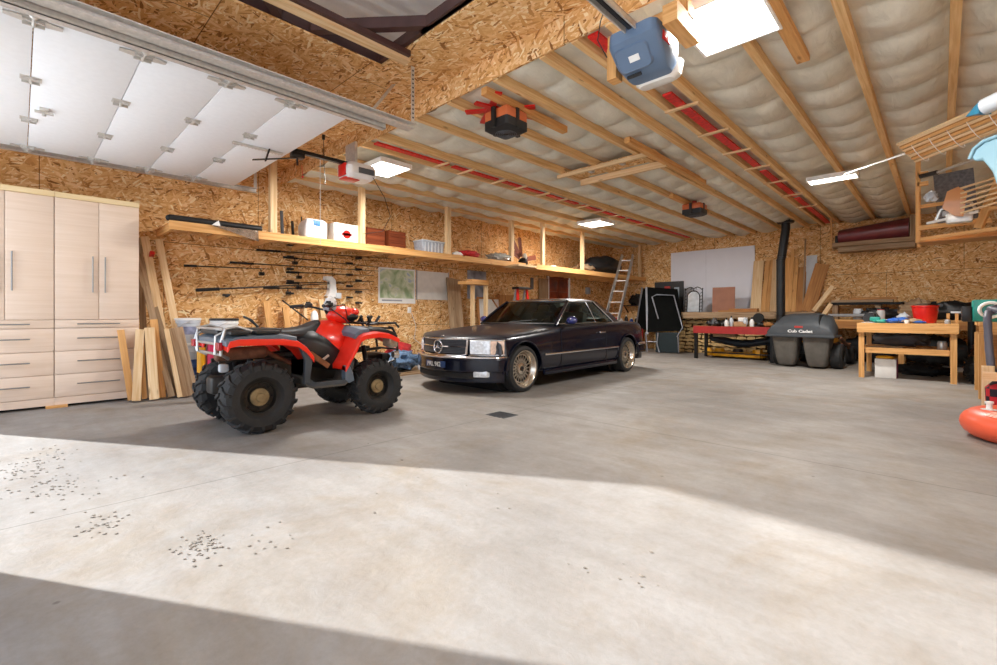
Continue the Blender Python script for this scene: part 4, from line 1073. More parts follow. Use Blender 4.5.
# --- rear fenders (red band wraps over the wheels)
def arch(name, pts, x0, x1, th, mat, crown=.03):
    """pts (y,z); sections curve down at both x ends"""
    m = MB(); secs = []
    n = 7
    for (y, z) in pts:
        top = []; bot = []
        for k in range(n):
            u = k / (n - 1); x = x0 + (x1 - x0) * u; dz = -crown * abs(2 * u - 1) ** 3
            top.append((x, y, z + dz)); bot.append((x, y, z + dz - th))
        secs.append(top + bot[::-1])
    m.loft(secs); return m.build(name, mat, Q, bevel=.006)
RP = [(-.85, .80), (-.83, .84), (-.76, .855), (-.40, .845), (-.27, .82), (-.19, .76), (-.13, .68), (-.12, .665)]
arch('rear_fender', RP, .18, .56, .055, QR, .02)
arch('rear_fender', RP, -.48, -.18, .055, QR, .02)
arch('rear_deck', [(-.86, .84), (-.78, .875), (-.45, .885), (-.28, .86)], -.47, .55, .045, QG, .02)
for y0, y1, x0, x1 in ((-.82, -.66, .30, .53), (-.62, -.42, .30, .53), (-.82, -.66, -.45, -.30), (-.62, -.42, -.45, -.30)):
    MB().box(x0, x1, y0, y1, .872, .905, None, .012).build('deck_pad', M['black'], Q)
MB().box(-.26, .26, -.85, -.30, .87, .915, None, .015).build('deck_grille', M['black'], Q)
# black struts joining fender to footwell
for s in (-1, 1):
    m = MB().prism([(-.27, .80), (-.20, .76), (-.125, .66), (-.16, .40), (-.21, .40), (-.20, .62)], 'x', s * .50, s * .545)
    m.build('fender_support', QG2, Q, bevel=.004)
# --- front fenders
FP = [(.20, .54), (.24, .60), (.33, .75), (.37, .83), (.43, .86), (.58, .87), (.72, .85), (.83, .80)]
for s in (-1, 1):
    arch('front_fender', FP, min(s * .20, s * .55), max(s * .20, s * .55), .05, QR, .02)
    m = MB().prism([(.20, .54), (.25, .53), (.28, .47), (.30, .38), (.24, .36), (.20, .40)], 'x', s * .46, s * .54); m.build('front_mudguard', QG, Q, bevel=.006)
    m = MB().loft([[(s * .34, .74, .70), (s * .50, .74, .71), (s * .50, .74, .83), (s * .34, .74, .83)], [(s * .30, .88, .66), (s * .44, .88, .68), (s * .44, .88, .77), (s * .30, .88, .78)]])
    m.build('headlight', pm('dusty_headlight', '#a89a84', .25, .1, .3, 10), Q, bevel=.02)
arch('front_rack_cover', [(.46, .89), (.52, .925), (.76, .905), (.86, .87)], -.44, .44, .04, M['black'], .03)
arch('front_cowl_panel', [(.34, .87), (.40, .92), (.50, .925)], -.48, .48, .05, QG, .03)
# --- tank, side panels, seat
def body(name, secs, mat, sub=2):
    m = MB().loft(secs); return m.build(name, mat, Q, sub=sub)
def sec(y, w, z0, z1, t=.6):
    return [(-w, y, z0), (-w, y, (z0 + z1) / 2), (-w * t, y, z1 - .01), (0, y, z1), (w * t, y, z1 - .01), (w, y, (z0 + z1) / 2), (w, y, z0)]
body('tank_cover', [sec(.04, .16, .70, .90), sec(.10, .22, .66, .96), sec(.22, .25, .60, 1.0, .5), sec(.34, .26, .56, .98, .5), sec(.46, .24, .58, .93, .6), sec(.54, .20, .66, .90)], QR)
for s in (-1, 1):
    m = MB().loft([[(s * .17, -.16, .60), (s * .17, -.16, .78), (s * .13, -.16, .85)], [(s * .24, .0, .52), (s * .235, .02, .76), (s * .17, .04, .88)], [(s * .27, .15, .48), (s * .26, .16, .70), (s * .235, .15, .80)], [(s * .275, .30, .46), (s * .272, .30, .56), (s * .265, .31, .64)]], closed=False, cap=False)
    o = m.build('side_panel', M['black'], Q); o.modifiers.new('t', 'SOLIDIFY').thickness = .02
    b_ = MB().box(-.006, .006, -.05, .05, -.012, .012, Matrix.Translation((s * .262, .12, .60)) @ Matrix.Rotation(R(35), 4, 'X')).build('model_badge', pm('badge_grey', '#b9b2a4', .4), Q, smooth=False)
    MB().beam((s * .30, -.05, .66), (s * .30, .14, .52), .03, .05).build('foot_brace', pm('muddy_orange', '#8a5a38', .6, 0, .3, 10), Q, smooth=False)
def ss(y, w, z0, z1): return [(-w, y, z0), (-w * 1.02, y, z0 + (z1 - z0) * .6), (-w * .8, y, z1), (0, y, z1 + .008), (w * .8, y, z1), (w * 1.02, y, z0 + (z1 - z0) * .6), (w, y, z0)]
body('seat', [ss(-.36, .10, .86, .885), ss(-.34, .17, .84, .90), ss(-.20, .18, .80, .90), ss(-.05, .17, .78, .91), ss(.06, .155, .80, .95), ss(.14, .13, .84, .985), ss(.17, .09, .88, .985)], pm('seat_vinyl', '#262628', .45, 0, .1, 12))
# --- steering, pod, bars
MB().cyl((0, .34, .94), (0, .26, 1.10), .025, n=12).build('steering_stem', M['black_metal'], Q)
m = MB().sph((0, .43, 1.04), (.12, .17, .10), 20, 14); m.build('headlight_pod', QR, Q)
m = MB().sph((0, .49, 1.02), (.125, .14, .06), 20, 12); m.build('pod_visor', M['black'], Q)
MB().sph((.04, .56, 1.07), (.07, .06, .045), 12, 8).build('pod_scoop', QR, Q)
MB().box(-.07, .07, .25, .35, 1.08, 1.16, None, .02).build('instrument_cluster', M['ltgrey'], Q)
m = MB().tube([(-.36, .08, 1.13), (-.26, .16, 1.14), (-.10, .27, 1.10), (.10, .27, 1.10), (.26, .16, 1.14), (.36, .08, 1.13)], .012, 10)
hbx = m.build('handlebar', M['black_metal'], Q)
for s in (-1, 1):
    MB().cyl((s * .40, .04, 1.13), (s * .30, .13, 1.14), .018, n=12).build('grip', M['black'], Q)
    MB().box(s * .24 - .03, s * .24 + .03, .14, .21, 1.12, 1.17, None, .01).cyl((s * .24, .17, 1.17), (s * .24, .17, 1.185), .025, n=12).build('brake_reservoir', M['black'], Q)
    MB().tube([(s * .26, .2, 1.13), (s * .32, .18, 1.12), (s * .41, .10, 1.11)], .006, 6).build('brake_lever', M['black_metal'], Q)
o = lump('white_rag', None, None, (0, 0, 0), (.1, .1, .1), M['white'])

o.parent = Q; o.location = (.0, .31, 1.10); o.scale = (.6, .6, .7)
for p in ([(.10, .27, 1.10), (.14, .40, 1.0), (.12, .5, .9)], [(-.10, .27, 1.10), (-.15, .42, 1.02), (-.12, .52, .9)], [(.28, .14, 1.12), (.22, .36, 1.15), (.10, .46, 1.0)]):
    MB().tube(p, .006, 6).build('control_cable', M['black'], Q)
# --- racks and bumpers
m = MB()
for x in (-.38, .38): m.tube([(x, .52, .94), (x, .88, .95), (x, .93, .90)], .013, 8)
for y in (.54, .66, .78, .88): m.tube([(-.40, y, .95), (.40, y, .95)], .011, 8)
m.build('front_rack', M['black_metal'], Q)
for x in (-.30, -.12, .10, .26):
    MB().beam((x, .64, .95), (x + .02, .60, 1.03), .022, .03).beam((x, .70, .95), (x + .03, .74, 1.03), .02, .028).build('rack_hook', M['black'], Q, smooth=False)
m = MB()
for x in (-.22, .22): m.tube([(x, .80, .46), (x, .98, .52), (x, 1.02, .64), (x, 1.0, .80), (x, .95, .89), (x, .90, .90)], .014, 8)
m.tube([(-.22, 1.0, .80), (.22, 1.0, .80)], .012, 8).tube([(-.22, 1.02, .64), (.22, 1.02, .64)], .012, 8).tube([(-.22, .95, .885), (.22, .95, .885)], .012, 8)
m.build('front_bumper', M['black_metal'], Q)
MB().cyl((.26, .93, .585), (.26, .99, .585), .035, .045, 16).build('fog_lamp', M['chrome'], Q)
MB().box(-.18, .18, .84, .94, .50, .60, None, .02).cyl((-.1, .97, .55), (.1, .97, .55), .03, n=12).build('winch', M['black_metal'], Q)
m = MB()
ALU = M['alu']
for s in (-1, 1):
    m.tube([(s * .40, -.60, .89), (s * .42, -.74, .94), (s * .42, -.83, .92), (s * .41, -.86, .80), (s * .38, -.85, .70), (s * .33, -.78, .66)], .014, 8)
    m.tube([(s * .42, -.83, .92), (s * .26, -.86, .92)], .013, 8); m.tube([(s * .30, -.80, .90), (s * .30, -.87, .86), (s * .28, -.87, .70)], .012, 8)
m.tube([(-.42, -.84, .92), (.42, -.84, .92)], .013, 8).tube([(-.41, -.86, .79), (.41, -.86, .79)], .013, 8).tube([(-.38, -.85, .70), (.38, -.85, .70)], .013, 8)
m.build('rear_rack', ALU, Q)
for s in (-1, 1): MB().box(s * .40 - .05, s * .40 + .05, -.89, -.855, .74, .81, None, .01).build('tail_light', pm('tail_red', '#b01828', .2, 0), Q)
MB().box(.08, .15, -.80, -.72, .52, .60, None, .02).build('hitch_bracket', M['milky'], Q)
m = MB().cyl((.22, -.84, .69), (.24, -.46, .70), .058, n=20).cyl((.22, -.855, .69), (.22, -.84, .69), .045, .058, 20).cyl((.24, -.46, .70), (.24, -.43, .70), .058, .04, 20).tube([(.24, -.44, .70), (.2, -.3, .62), (.14, -.1, .52)], .022, 10)
m.build('muffler', M['rust'], Q)
MB().tube([(-.2, -.35, .9), (-.22, -.42, .99), (-.30, -.46, 1.02), (-.36, -.40, 1.0), (-.3, -.34, .93), (-.2, -.35, .9)], .012, 8).build('grab_loop', M['black'], Q)
# ================================================================ COUPE
CAR = thing('car', 'dark navy two-door coupe with chrome trim parked beside the wall', 'car', (-4.955, 6.25, 0), R(1.5)); CAR.scale = (.96, 1, 1)
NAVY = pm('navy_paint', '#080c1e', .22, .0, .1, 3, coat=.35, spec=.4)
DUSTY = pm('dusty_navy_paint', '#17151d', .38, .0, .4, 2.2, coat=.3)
DK = M['black_matte']
# half section: (x, z) list from bottom centre to top centre
def S(y, wb, wm, ws, zb, zs, zt, zm=.52):
    pts = [(0, zb), (wb * .6, zb), (wb, zb + .03), (wm * .995, zb + .14), (wm, zm), (wm * .985, (zm + zs) / 2 + .03), (ws, zs - .015), (ws * .93, zs + .012), (ws * .6, (zs + zt * 2) / 3 + .004), (0, zt)]
    r = [(x, y, z) for x, z in pts]; l = [(-x, y, z) for x, z in pts[1:-1]][::-1]
    return r + l
secs = [
 S(-2.31, .80, .845, .82, .30, .70, .715), S(-2.29, .82, .87, .845, .24, .725, .745), S(-2.12, .84, .895, .86, .20, .755, .80),
 S(-1.80, .85, .905, .87, .19, .775, .83), S(-1.5, .85, .905, .86, .19, .80, .86), S(-1.1, .86, .91, .865, .18, .83, .895), S(-.74, .86, .912, .87, .18, .855, .915),
 S(-.60, .86, .912, .87, .18, .865, .90), S(-.2, .86, .915, .875, .18, .875, .89), S(.4, .86, .915, .875, .18, .885, .895), S(.9, .86, .915, .875, .18, .895, .91), S(1.4, .86, .91, .87, .19, .90, .94),
 S(1.7, .85, .905, .86, .20, .90, .94), S(2.05, .83, .89, .84, .23, .89, .925), S(2.25, .80, .86, .80, .28, .86, .90), S(2.32, .74, .80, .74, .34, .80, .84)]
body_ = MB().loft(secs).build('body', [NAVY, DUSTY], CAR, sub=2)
bake(body_)
cutm = MB()
for y in (-1.56, 1.42):
    for s in (-1, 1): cutm.cyl((s * .66, y, .31), (s * 1.1, y, .31), .365, n=40)
cut(body_, cutm)
for p in body_.data.polygons: p.use_smooth = True
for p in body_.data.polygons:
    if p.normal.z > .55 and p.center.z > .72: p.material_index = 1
body_.data.set_sharp_from_angle(angle=R(32))
for y in (-1.56, 1.42):
    MB().cyl((-.66, y, .31), (.66, y, .31), .362, n=32).build('wheel_well', DK, CAR)
    for s in (-1, 1):
        m = MB()
        pts = [(s * .915, y + .375 * math.cos(R(a)), .31 + .375 * math.sin(R(a))) for a in range(-8, 189, 7)]
        m.tube(pts, .012, 6).build('arch_lip', NAVY, CAR)
# seams: door lines
for s in (-1, 1):
    x = s * .912
    m = MB()
    for y in (-.70, .62): m.tube([(s * .875, y + .03, .86), (s * .908, y, .66), (s * .914, y, .48), (s * .905, y + .01, .24)], .005, 4)
    m.build('door_gap', DK, CAR)
    # chrome side strip, lower cladding line
    MB().box(min(x, x + s * .018), max(x, x + s * .018), -1.12, 1.04, .465, .49, None, .004).build('side_trim', M['chrome'], CAR)
    MB().box(min(x, x + s * .018), max(x, x + s * .018), 1.80, 2.28, .475, .50, None, .004).build('side_trim', M['chrome'], CAR)
    MB().box(s * .85, s * .905, -1.10, 1.02, .18, .26, None, .02).build('sill', NAVY, CAR)
    MB().box(min(x - s * .01, x + s * .02), max(x - s * .01, x + s * .02), .38, .56, .735, .76, None, .006).build('door_handle', M['chrome'], CAR)
# --- greenhouse
def G_(z, yf, yr, w, r=.2, wf=None):
    wf = wf or w
    pts = []
    # front edge bowed, corners rounded
    for k in range(-4, 5):
        u = k / 4; pts.append((u * wf, yf + .13 * u * u, z))
    pts.append((w, yf + (yr - yf) * .35, z)); pts.append((w * 1.0, yf + (yr - yf) * .65, z))
    for k in range(4, -5, -1):
        u = k / 4; pts.append((u * w * .90, yr - .16 * u * u, z))
    pts.append((-w * 1.0, yf + (yr - yf) * .65, z)); pts.append((-w, yf + (yr - yf) * .35, z))
    return pts
gl = glassy('tinted_glass', '#b4bcb7')
LV = [(.88, -.86, 1.60, .80), (1.0, -.71, 1.42, .765), (1.13, -.53, 1.20, .72), (1.235, -.37, 1.01, .67), (1.262, -.33, .96, .655)]
MB().loft([G_(*l) for l in LV], cap=False).build('glasshouse', gl, CAR, angle=50)
RL = [(1.255, -.345, .975, .66), (1.285, -.28, .91, .625), (1.303, -.15, .78, .54), (1.312, .05, .60, .38)]
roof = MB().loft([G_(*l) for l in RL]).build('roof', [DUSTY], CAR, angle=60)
# pillars and window chrome follow the glass
def gp(i, z):
    """point i of the outline at height z"""
    for a, b_ in zip(LV[:-1], LV[1:]):
        if a[0] <= z <= b_[0] + 1e-6:
            f_ = (z - a[0]) / (b_[0] - a[0]); A = G_(*a)[i]; B = G_(*b_)[i]
            return Vector(A).lerp(Vector(B), f_)
    return Vector(G_(*LV[-1])[i])
N_ = len(G_(*LV[0]))
for s, iA, iF, iR, iC, iC2 in ((1, 8, 9, 10, 11, 12), (-1, 0, N_ - 1, N_ - 2, 19, 18)):
    zs = [.88, .95, 1.0, 1.06, 1.13, 1.18, 1.235, 1.262]
    out = Vector((s * .008, 0, .004))
    MB().tube([gp(iA, z) + out for z in zs], .020, 8).build('a_pillar', NAVY, CAR)
    MB().tube([gp(iA, z) + out + Vector((s * .010, .03, .0)) for z in zs], .008, 6).build('window_trim', M['chrome'], CAR)
    # C pillar panel
    a = [gp(iC, z) + out * 1.2 for z in zs]; c = [gp(iC2, z) + out * .6 for z in zs]
    fr_ = [gp(iR, z).lerp(gp(iC, z), .60 - .30 * (z - .88) / .38) + out * 1.2 for z in zs]
    m = MB(); m.loft([[f1, a1, c1, (Vector(c1) - Vector((s * .02, 0, 0))), (Vector(f1) - Vector((s * .02, 0, 0)))] for f1, a1, c1 in zip(fr_, a, c)])
    m.build('c_pillar', NAVY, CAR, angle=50)
    # chrome run: belt, roof edge and rear slope of the side window, thin divider
    belt = [gp(iA, .895) + out + Vector((0, .03, 0)), gp(iF, .895) + out * 1.4, gp(iR, .895) + out * 1.4, fr_[0] + Vector((0, 0, .015))]
    top_ = [gp(iA, 1.25) + out, gp(iF, 1.25) + out, gp(iR, 1.25) + out, Vector(fr_[-1]) + Vector((0, 0, -.01))]
    MB().tube(belt, .009, 6).build('window_trim', M['chrome'], CAR)
    MB().tube(top_, .008, 6).build('window_trim', M['chrome'], CAR)
    MB().tube([f1 + Vector((s * .004, 0, 0)) for f1 in fr_], .009, 6).build('window_trim', M['chrome'], CAR)
    dv = [gp(iF, z).lerp(gp(iR, z), .62 - .1 * (z - .88) / .38) + out for z in zs]
    MB().tube(dv, .007, 6).build('window_divider', M['chrome'], CAR)
m = MB().tube([gp(i, 1.262) + Vector((0, -.004, .004)) for i in range(0, 9)], .010, 6).build('windscreen_trim', M['chrome'], CAR)
m = MB().tube([gp(i, .90) + Vector((0, -.012, .004)) for i in range(0, 9)], .014, 6).build('windscreen_base', M['black'], CAR)
for k, x in enumerate((-.05, )):
    MB().tube([(x, -.84, .92), (x + .3, -.77, .945), (x + .5, -.73, .96)], .006, 6).build('wiper', M['black'], CAR)
# mirror
for s in (-1, 1):
    MB().sph((s * .96, -.50, .955), (.10, .05, .06), 14, 10).build('mirror', pm('blue_mirror_shell', '#2b2f66', .2, 0, coat=1), CAR)
    MB().box(min(s * .86, s * .95), max(s * .86, s * .95), -.53, -.47, .90, .94).build('mirror_foot', NAVY, CAR)
# --- interior
LE = pm('grey_leather', '#8e9a98', .55, 0, .1, 8)
MB().box(-.80, .80, -.62, 1.2, .40, .46).build('cabin_floor', DK, CAR, smooth=False)
MB().box(-.78, .78, -.66, -.40, .60, .90, None, .04).build('dashboard', M['black'], CAR)
for s in (-1, 1):
    MB().box(s * .36 - .24, s * .36 + .24, -.18, .34, .46, .66, None, .05).build('seat', LE, CAR)
    m = MB().rbox(-.23, .23, -.07, .07, 0, .50, .05, Matrix.Translation((s * .36, .36, .60)) @ Matrix.Rotation(R(-14), 4, 'X')); m.build('seat_back', LE, CAR)
    m = MB().rbox(-.12, .12, -.05, .05, 0, .16, .04, Matrix.Translation((s * .36, .48, 1.06)) @ Matrix.Rotation(R(-8), 4, 'X')); m.build('headrest', LE, CAR)
MB().box(-.62, .62, .95, 1.15, .46, .98, None, .05).build('rear_seat', LE, CAR)
MB().tube([(.36 + .18 * math.cos(a), -.30 + .06 * math.sin(a), .86 + .17 * math.sin(a)) for a in [2 * PI * k / 20 for k in range(20)]], .014, 8, closed=True).build('steering_wheel', M['black'], CAR)
# --- front
MB().loft([[(x, -2.326, .53), (x, -2.326, .715), (x, -2.27, .715), (x, -2.27, .53)] for x in [-.45 + .09 * q for q in range(11)]]).build('grille_mesh', pm('grille_grey', '#3d4148', .4, .4, .2, 60), CAR)
g = MB()
fr_p = [(-.47, .72), (-.3, .72), (-.15, .72), (0, .72), (.15, .72), (.3, .72), (.47, .72), (.45, .525), (.38, .505), (.2, .505), (0, .505), (-.2, .505), (-.38, .505), (-.45, .525)]
g.tube([(x, -2.332, z) for x, z in fr_p], .013, 8, closed=True)
for z in (.62,): [g.box(q * .09 - .45, q * .09 - .36, -2.336, -2.325, z - .007, z + .007) for q in range(10)]
g.build('grille_frame', M['chrome'], CAR)
for k in range(9):
    z = .54 + k * .02
    if abs(z - .62) > .012: MB().loft([[(x, -2.331, z - .0025), (x, -2.331, z + .0025), (x, -2.325, z + .0025), (x, -2.325, z - .0025)] for x in [-.445 + .089 * q for q in range(11)]]).build('grille_slat', M['grey'], CAR, smooth=False)
st = MB().tube([(.0 + .085 * math.sin(a), -2.345, .615 + .085 * math.cos(a)) for a in [2 * PI * k / 28 for k in range(28)]], .010, 8, closed=True)
for k in range(3):
    a = 2 * PI * k / 3
    st.add([(.085 * math.sin(a), -2.345, .615 + .085 * math.cos(a)), (.018 * math.sin(a + PI / 3), -2.352, .615 + .018 * math.cos(a + PI / 3)), (0, -2.36, .615), (.018 * math.sin(a - PI / 3), -2.352, .615 + .018 * math.cos(a - PI / 3))], [(0, 1, 2), (0, 2, 3)])
st.build('star_emblem', M['chrome'], CAR)
MB().cyl((0, -2.245, .755), (0, -2.245, .762), .03, n=16).build('bonnet_badge', M['chrome'], CAR)
lens = glassy('lamp_glass', '#dfe6ea')
LR = pm('lamp_reflector', '#dfe5ec', .2, .15, .2, 30)
for s in (-1, 1):
    def bx(x0, x1, y0a, y0b, z0, z1, m=None):
        m = m or MB()
        return m.add([(s * x0, y0a, z0), (s * x1, y0b, z0), (s * x1, y0b, z1), (s * x0, y0a, z1), (s * x0, y0a + .07, z0), (s * x1, y0b + .07, z0), (s * x1, y0b + .07, z1), (s * x0, y0a + .07, z1)], [(0, 1, 2, 3), (4, 5, 6, 7), (0, 1, 5, 4), (3, 2, 6, 7), (0, 3, 7, 4), (1, 2, 6, 5)])
    bx(.49, .735, -2.325, -2.315, .525, .705).build('headlamp', LR, CAR, bevel=.008)
    bx(.74, .872, -2.315, -2.25, .525, .700).build('indicator_lamp', pm('indicator_lens', '#e0c4b0', .2, .0, .3, 20), CAR, bevel=.008)
    m = MB().tube([(s * .485, -2.332, .515), (s * .735, -2.322, .515), (s * .88, -2.255, .52)], .007, 6).tube([(s * .485, -2.332, .712), (s * .735, -2.322, .712), (s * .88, -2.255, .705)], .007, 6); m.build('lamp_trim', M['chrome'], CAR)
    MB().cyl((s * .61, -2.328, .615), (s * .61, -2.30, .615), .06, n=20).build('reflector_bowl', LR, CAR)
# bumper and apron
def bump(y0, z0, z1, d, sgn, mat, name, xw=.91, back=.55):
    m = MB(); out = [(-xw, y0 + sgn * back), (-xw, y0 + sgn * .14), (-xw * .95, y0 + sgn * .05), (-xw * .78, y0 + sgn * .015), (-xw * .5, y0 + sgn * .004), (-xw * .25, y0), (0, y0), (xw * .25, y0), (xw * .5, y0 + sgn * .004), (xw * .78, y0 + sgn * .015), (xw * .95, y0 + sgn * .05), (xw, y0 + sgn * .14), (xw, y0 + sgn * back)]
    secs = []
    for (x, y) in out:
        k = 1 - d / .95
        secs.append([(x, y, z0), (x, y, z1), (x * k, y + sgn * d, z1), (x * k, y + sgn * d, z0)])
    return m.loft(secs).build(name, mat, CAR, bevel=.012)
bump(-2.40, .30, .475, .12, 1, NAVY, 'front_bumper', .895)
bump(-2.41, .472, .50, .16, 1, M['chrome'], 'bumper_trim', .903, .52)
bump(-2.36, .16, .31, .10, 1, NAVY, 'front_apron', .86, .45)
MB().loft([[(x, -2.372, .215), (x, -2.372, .285), (x, -2.32, .285), (x, -2.32, .215)] for x in [-.58 + .116 * q for q in range(11)]]).build('air_intake', DK, CAR)
for s in (-1, 1): MB().box(s * .66 - .085, s * .66 + .085, -2.385, -2.33, .235, .315, None, .012).build('fog_lamp', LR, CAR)
pl = MB().box(-.20, .20, -2.412, -2.40, .345, .425, None, .004).build('number_plate', pm('plate_blue', '#223a66', .4), CAR)
text('PRL 962', .085, M['white'], pl, (0, -2.4135, .385), (R(90), 0, 0), 'plate_lettering', .0006, .001)
bump(2.42, .32, .49, .12, -1, NAVY, 'rear_bumper', .90, .55)
bump(2.43, .488, .515, .14, -1, M['chrome'], 'bumper_trim', .905, .52)
bump(2.34, .20, .33, .10, -1, NAVY, 'rear_apron', .84, .4)
for s in (-1, 1):
    MB().box(s * .68 - .14, s * .68 + .14, 2.29, 2.335, .56, .76, None, .01).build('tail_lamp', pm('tail_lamp_red', '#7a1218', .25, 0, .2, 40), CAR)
MB().cyl((.5, 2.3, .2), (.5, 2.44, .2), .03, n=14).build('exhaust_tip', M['chrome'], CAR)
# --- wheels: deep mesh-spoke rims
RIMC = pm('polished_gold_silver', '#cdc3b4', .2, .85, .1, 20)
RIMS = pm('spoke_silver', '#b9b0a2', .3, .8, .1, 20)
for y in (-1.56, 1.42):
    for s in (-1, 1):
        Mx = Matrix.Rotation(R(90 * s), 4, 'Y'); r = .312
        prof = [(r * .76, -.10), (r * .86, -.115), (r * .97, -.10), (r, -.075), (r, .075), (r * .97, .10), (r * .86, .115), (r * .76, .10), (r * .75, -.10)]
        ty = MB().lathe(prof, 48, Mx, True).build('tyre', M['rubber'], CAR, (s * .80, y, r))
        rim = MB().lathe([(r * .755, -.10), (r * .79, .10), (r * .80, .112), (r * .77, .112), (r * .73, .10), (r * .66, .035), (r * .64, .02), (r * .62, .04), (r * .58, .04)], 40, Mx, cap=False)
        ro = rim.build('rim', RIMC, ty)
        sp = MB(); n = 20
        for k in range(n):
            for dlt in (-1, 1):
                a0 = 2 * PI * k / n; a1 = a0 + dlt * 2 * PI / n * 1.1
                p0 = Mx @ Vector((r * .20 * math.cos(a0), r * .20 * math.sin(a0), .035)); p1 = Mx @ Vector((r * .61 * math.cos(a1), r * .61 * math.sin(a1), .035))
                sp.beam(p0, p1, .012, .007, Mx.to_3x3() @ Vector((0, 0, 1)))
        sp.build('mesh_spokes', RIMS, ro, smooth=False)
        MB().lathe([(r * .25, .02), (r * .24, .05), (r * .14, .055), (r * .13, .045), (0, .045)], 24, Mx, cap=False).build('hub', RIMC, ro)
        MB().lathe([(r * .10, .045), (r * .10, .062), (0, .064)], 6, Mx).build('centre_cap', M['black'], ro)
        MB().lathe([(r * .6, -.02), (r * .6, -.01), (0, -.01)], 30, Mx).build('brake_disc', DK, ro)

# the nose is bowed in plan: everything ahead of the front wheels sweeps back towards its sides
for o in CAR.children_recursive:
    if o.type != 'MESH' or o.name.split('.')[0] in ('tyre', 'rim', 'hub', 'centre_cap', 'brake_disc', 'mesh_spokes', 'plate_lettering', 'wheel_well', 'arch_lip'): continue
    for v in o.data.vertices:
        x, y = v.co.x, v.co.y
        w_f = max(0, min(1, (-1.92 - y) / .36)); w_r = max(0, min(1, (y - 1.9) / .36))
        v.co.y += .36 * (min(abs(x), .92) / .9) ** 1.8 * w_f - .14 * (min(abs(x), .92) / .9) ** 2 * w_r
# ================================================================ BACK WALL
t = thing('white_sheet', 'large white sheet board standing on the back wall', 'board', (-4.66, YB - .03, 1.101))
MB().box(-1.12, 1.12, -.01, .015, 0, 1.75).build('board_face', pm('white_board', '#e6e9f3', .5, 0, .02, 3), t, smooth=False)
MB().box(-.12, -.112, -.014, -.01, 0, 1.75).build('panel_joint', pm('sheet_joint', '#cfd2dc', .5), t, smooth=False)
# firewood stack: individually stacked split logs under a long plank
M['log_end'] = pm('split_log_end', '#d3b27a', .8, 0, .3, 14)
M['bark'] = pm('split_log_bark', '#8a6a42', .85, 0, .4, 16, .4, 40)
def log_mesh(k):
    r = random.Random(k); w = r.uniform(.085, .125); h = r.uniform(.036, .05)
    pts = [(-w, -h * r.uniform(.6, 1)), (-w * .2, -h), (w, -h * r.uniform(.3, 1)), (w * .95, h * r.uniform(.2, 1)), (w * r.uniform(-.5, .5), h), (-w * .9, h * r.uniform(.3, 1))]
    m = MB(); m.m = 1; m.prism(pts, 'y', -.22, .22)
    for i, f in enumerate(m.f): m.mi[i] = 0 if i < 2 else 1
    return m
protos = []
for k in range(8):
    o = log_mesh(k).build('firewood_log', [M['log_end'], M['bark']], None, (0, 0, 0), smooth=False, bevel=.004); protos.append(o)
rr = random.Random(3); cnt = 0
for row in range(10):
    x = -5.86 + rr.uniform(0, .1)
    while x < -2.8:
        p = protos[cnt] if cnt < 8 else None
        if p is None:
            q = rr.choice(protos); p = q.copy(); COL.objects.link(p)
        p.location = (x, 12.86 + rr.uniform(-.03, .03), .052 + row * .098); p.rotation_euler = (0, rr.uniform(-.08, .08) + rr.choice((0, PI)), 0)
        tag(p, 'pale split log in the firewood stack along the back wall', 'firewood', 'firewood stacked along the back wall'); cnt += 1
        x += rr.uniform(.20, .235)
tag(MB().box(-5.1, -2.05, 12.30, 13.05, 1.07, 1.10).box(-5.8, -2.05, 13.05, 13.38, 1.07, 1.10).box(-5.1, -2.05, 12.28, 12.33, .94, 1.07).build('long_shelf_plank', M['pine_grey'], smooth=False), 'long brown timber shelf over the firewood carrying mirror and boards', 'shelf')
tag(MB().box(-2.80, -2.70, 12.4, 13.0, 0, 1.07).box(-2.15, -2.07, 12.4, 13.0, 0, 1.07).build('shelf_support', M['pine_grey'], smooth=False), 'timber supports under the right end of the long brown shelf', 'support')
tag(MB().box(-.45, .45, -.1, .1, 0, .045).build('brown_board', M['pine_brown'], None, (-3.7, 12.55, 1.101), smooth=False), 'short brown board lying flat in front of the reddish plywood', 'board')
tag(MB().box(-.3, .35, -.08, .08, 0, .04).build('brown_board', M['pine_brown'], None, (-3.6, 12.55, 1.147), smooth=False), 'upper of the two flat boards before the reddish plywood', 'board')
# dark leaning frame with pale strip
t = thing('framed_panel', 'black framed panel with pale strip leaning behind the arched mirror', 'panel', (-5.6, 12.80, 1.0)); 
MB().box(-.42, .42, 0, .03, 0, .97).build('dark_face', M['black'], t, smooth=False)
MB().box(.16, .30, -.01, 0, .0, .80).build('pale_strip', pm('pale_glass', '#8d9aa5', .3, 0, .2, 5), t, smooth=False)
MB().box(-.12, .05, -.01, 0, .7, .84).build('red_patch', M['redpaint'], t, smooth=False)
